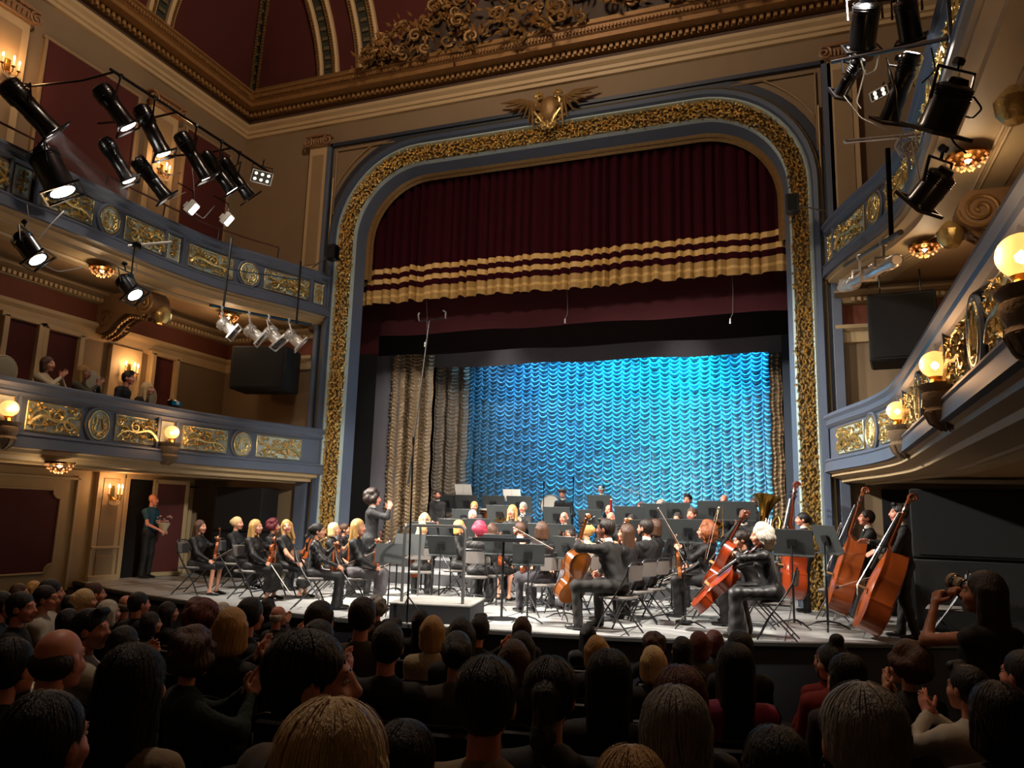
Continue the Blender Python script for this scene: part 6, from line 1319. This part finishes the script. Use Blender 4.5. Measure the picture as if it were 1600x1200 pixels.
A_=[
(9,923,31,'short','k',0,'n','man with glasses in right-facing profile at the left edge',dict(yaw=-50,glasses=1)),
(40,924,34,'short','k',0,'k','dark-haired man with cream collar second from the left edge',dict(yaw=-50,look=-.3)),
(34,911,28,'bob','b',1,'k','spectator with ash-brown hair under the red wall panel, left',dict()),
(57,907,25,'bob','y',1,'k','light brown head just right of the ash-brown one by the wall',dict()),
(85,904,27,'short','k',0,'w','dark-haired man in white before the left wall moulding',dict(yaw=-45)),
(77,914,28,'short','d',0,'w','man with glasses and white shirt in profile below the red wall panel',dict(yaw=-45,glasses=1,look=-.3)),
(62,925,26,'short','k',0,'w','dark round head between two left profile men',dict()),
(137,919,25,'bun','l',1,'k','blonde woman with pearl-clipped bun near the wall pilaster',dict()),
(152,909,24,'short','b',0,'k','brown-haired man in profile right behind the pearl-clipped bun',dict(yaw=-40)),
(115,929,30,'bob','k',1,'k','black bob left of the pearl-clipped bun',dict()),
(155,929,26,'bob','k',1,'k','black-haired head right below the pearl-clipped bun',dict()),
(174,936,38,'bob','w',1,'k','spectator with shining white-blonde hair on the left',dict()),
(198,928,24,'balding','g',0,'k','pink-faced bald man in dark glasses looking left',dict(yaw=35,glasses=1,look=.3)),
(221,924,26,'short','k',0,'k','man with cropped black hair right of the pink bald head',dict()),
(240,955,34,'bob','d',1,'k','dark brown bob in front of the cropped black-haired man',dict(yaw=-40)),
(267,939,32,'long','d',1,'k','woman with long dark hair clapping beside raised hands',dict(clap=1,yaw=-30)),
(312,931,28,'short','d',0,'k','dark head at the stage edge left of the auburn curls',dict()),
(321,938,44,'curly','a',1,'k','round auburn curls close to the stage edge, left',dict()),
(352,940,26,'bob','w',1,'k','small white-haired head right of the auburn curls',dict()),
(368,947,58,'bob','y',1,'k','golden blonde bob with black top, left of centre',dict(clap=1)),
(150,950,44,'quiff','k',0,'w','black-haired man in profile with clasped hands behind the balding man',dict(yaw=-40,clap=1,look=-.5)),
(112,950,40,'bob','k',1,'k','black-haired woman at the left between two men',dict()),
(104,976,66,'balding','d',0,'k','balding man with dark sides, big in the left foreground',dict(yaw=-30)),
(30,995,64,'short','k',0,'k','dark short-haired man low at the left edge',dict(yaw=-35)),
(200,976,58,'bob','k',1,'k','black-haired woman right of the balding man',dict()),
(222,1003,112,'verylong','k',1,'b','woman with huge fall of long black hair over a beige top',dict(look=0)),
(310,985,66,'curly','b',1,'g','short-curled woman with glasses in dark green jumper, clapping',dict(yaw=-35,glasses=1,clap=1)),
(397,932,36,'short','k',0,'k','dark-haired man in suit in profile, left of centre',dict(yaw=-35)),
(422,934,28,'bob','d',1,'k','dark bob behind the suited man, left of centre',dict(clap=1)),
(438,945,24,'balding','w',0,'k','pink-headed old man clapping with raised hands',dict(clap=1,yaw=-20)),
(505,937,40,'short','d',0,'k','dark cropped head with glasses before the ponytailed violinist',dict(glasses=1,yaw=-25)),
(570,931,38,'short','d',0,'t','round dark-haired man before the grey-skirted violinist',dict()),
(592,932,24,'curly','g',0,'t','grey curly head tucked right of the round dark-haired man',dict()),
(502,966,48,'short','k',0,'t','dark head with clapping hands just behind the big bald-browed man',dict(clap=1)),
(500,982,98,'short','k',0,'t','large dark silhouette of a high-browed man in profile, centre left',dict(yaw=-28,look=-.5)),
(610,971,48,'quiff','k',0,'k','dark spiky-haired man left of the cream jacket',dict()),
(660,952,34,'long','k',1,'k','black long-haired woman before the podium',dict()),
(678,960,45,'bob','y',1,'c','woman with neat blonde bob in a cream jacket before the podium',dict()),
(722,963,50,'long','k',1,'k','black-haired woman right of the cream jacket',dict()),
(716,984,46,'bun','k',1,'t','bare-necked woman with dark bun right of the cream jacket',dict()),
(752,961,30,'quiff','d',0,'k','dark tousled man clapping near the podium corner',dict(clap=1,yaw=-25)),
(816,962,34,'bob','b',1,'k','dark brown bob close to the stage, centre',dict()),
(815,984,50,'long','k',1,'k','black long hair below the dark brown bob',dict()),
(804,997,58,'bob','b',1,'k','rounded brown bob, centre of the stalls',dict()),
(917,974,34,'verylong','k',1,'k','black-haired woman before the nearest centre cellist',dict()),
(932,991,46,'bob','y',1,'k','striped golden-blonde bob right of the centre',dict()),
(765,1022,88,'short','k',0,'b','large dark-haired man in beige hoodie, front centre',dict(look=0)),
(863,1023,74,'ponytail','k',1,'k','dark-haired woman right of the beige hoodie, with earring',dict(look=0)),
(952,1012,78,'long','k',1,'k','large black long-haired silhouette right of centre',dict(look=0)),
(1020,989,34,'curly','b',1,'k','brown curly head at the stage edge below the folding chairs',dict(clap=1)),
(1019,1007,50,'bob','l',1,'k','pale blonde short bob right of centre',dict()),
(535,1085,185,'bob','l',1,'b','very large pale blonde head at the bottom, left of centre',dict(look=0)),
(987,1160,140,'bob','y',1,'t','blonde crown of a head cut by the bottom edge, right of centre',dict(look=0)),
(1064,993,40,'bob','k',1,'k','black bob left of the auburn pair',dict()),
(1090,985,38,'bob','a',1,'t','auburn bob, left of the auburn pair near the stage',dict()),
(1113,983,34,'bob','a',1,'k','darker auburn bob, right of the auburn pair near the stage',dict()),
(1153,983,36,'short','k',0,'k','round black head before the white-haired cellist',dict()),
(1147,1003,66,'verylong','k',1,'m','long black-haired woman showing a magenta sleeve',dict(look=0)),
(1062,1037,90,'long','a',1,'k','wavy auburn hair behind the grey-blonde head',dict(look=0)),
(1055,1068,118,'bob','g',1,'k','large grey-blonde head with side lock, lower right of centre',dict(look=0)),
(1298,986,40,'topbun','k',1,'r','black hair in two knots before the nearest bass',dict()),
(1290,1006,46,'bob','b',1,'r','brown-haired woman in red right of the magenta sleeve',dict()),
(1318,1019,62,'bob','k',1,'d','black bob above the big grey crop',dict()),
(1342,1062,112,'short','g',0,'k','big grey-cropped head in the lower right foreground',dict(look=0)),
(1414,1007,52,'curly','b',1,'k','brown curly head with a raised clapping hand, right',dict(clap=1)),
(1506,1037,50,'quiff','k',0,'w','dark-haired man in white shirt in left-facing profile, right',dict(yaw=30,clap=1)),
(1592,1013,50,'short','k',0,'k','dark-haired man at the right edge below the photographer',dict(yaw=30)),
(1552,1062,92,'bob','d',1,'d','large brown-grey head in dark plaid, bottom right',dict(look=0)),
(90,1075,110,'short','k',0,'k','dark shape of a spectator low at the bottom left',dict(look=0)),
(1210,1130,120,'bob','k',1,'d','dark-haired spectator in deep plum at the bottom, between grey heads',dict(look=0)),
(640,1120,100,'short','k',0,'k','dark spectator low between the pale blonde head and the hoodie',dict(look=0)),
]
for a in A_: aud(*a[:8],**a[8])
# photographer standing at the right
p=at(1536,890,y=5.6); zf=rake(5.6); s=(p[2]-zf)/1.745; s=min(1.05,max(.9,s))
r,J=person('photographer','long-haired photographer in a dark sleeveless top aiming a long lens at the stage',p[0],5.55,p[2]-1.745*s,D(35),dict(fem=1,hair='verylong',legs='stand',sleeve='none',handL=(-.06,.33,1.52),handR=(.10,.26,1.56),gripL='grip',gripR='grip',look=(.5,0,0),poleL=(-.6,.1,-.9),poleR=(.8,0,-.7)),SKT,CB,CB,HD,s,shirt=None)
c=at(1524,922,y=5.78); e=at(1488,908,y=5.95); t=empty('photo_camera',(0,0,0),0,'black camera with long banded lens held up by the photographer','camera'); t.matrix_world=Matrix(zframe(c,e-c)); L=np.linalg.norm(e-c)
G().box((0,0,0),(.11,.09,.06),bev=.02).build('camera_body',[blackm],t); G().lathe([(.035,.04),(.035,L*.4),(.042,L*.42),(.042,L*.7),(.05,L*.75),(.052,L),(.045,L),(.0,L*.96)],20).build('lens_barrel',[blackm],t)
for q in (.5,.66,.85): G().lathe([(.043+.01*(q>.7),L*q),(.046+.01*(q>.7),L*q+.004),(.046+.01*(q>.7),L*q+.03),(.043+.01*(q>.7),L*q+.034)],20).build('lens_ring',[mat('lens_ring_beige','#8a7d66',.5)],t)
# empty chairs on the right of the stage
chair(1.55,11.0,D(80),'dark empty folding chair behind the nearest bassist',0,1.05); chair(.35,13.3,D(75),'empty folding chair between the two right bassists',0,1)
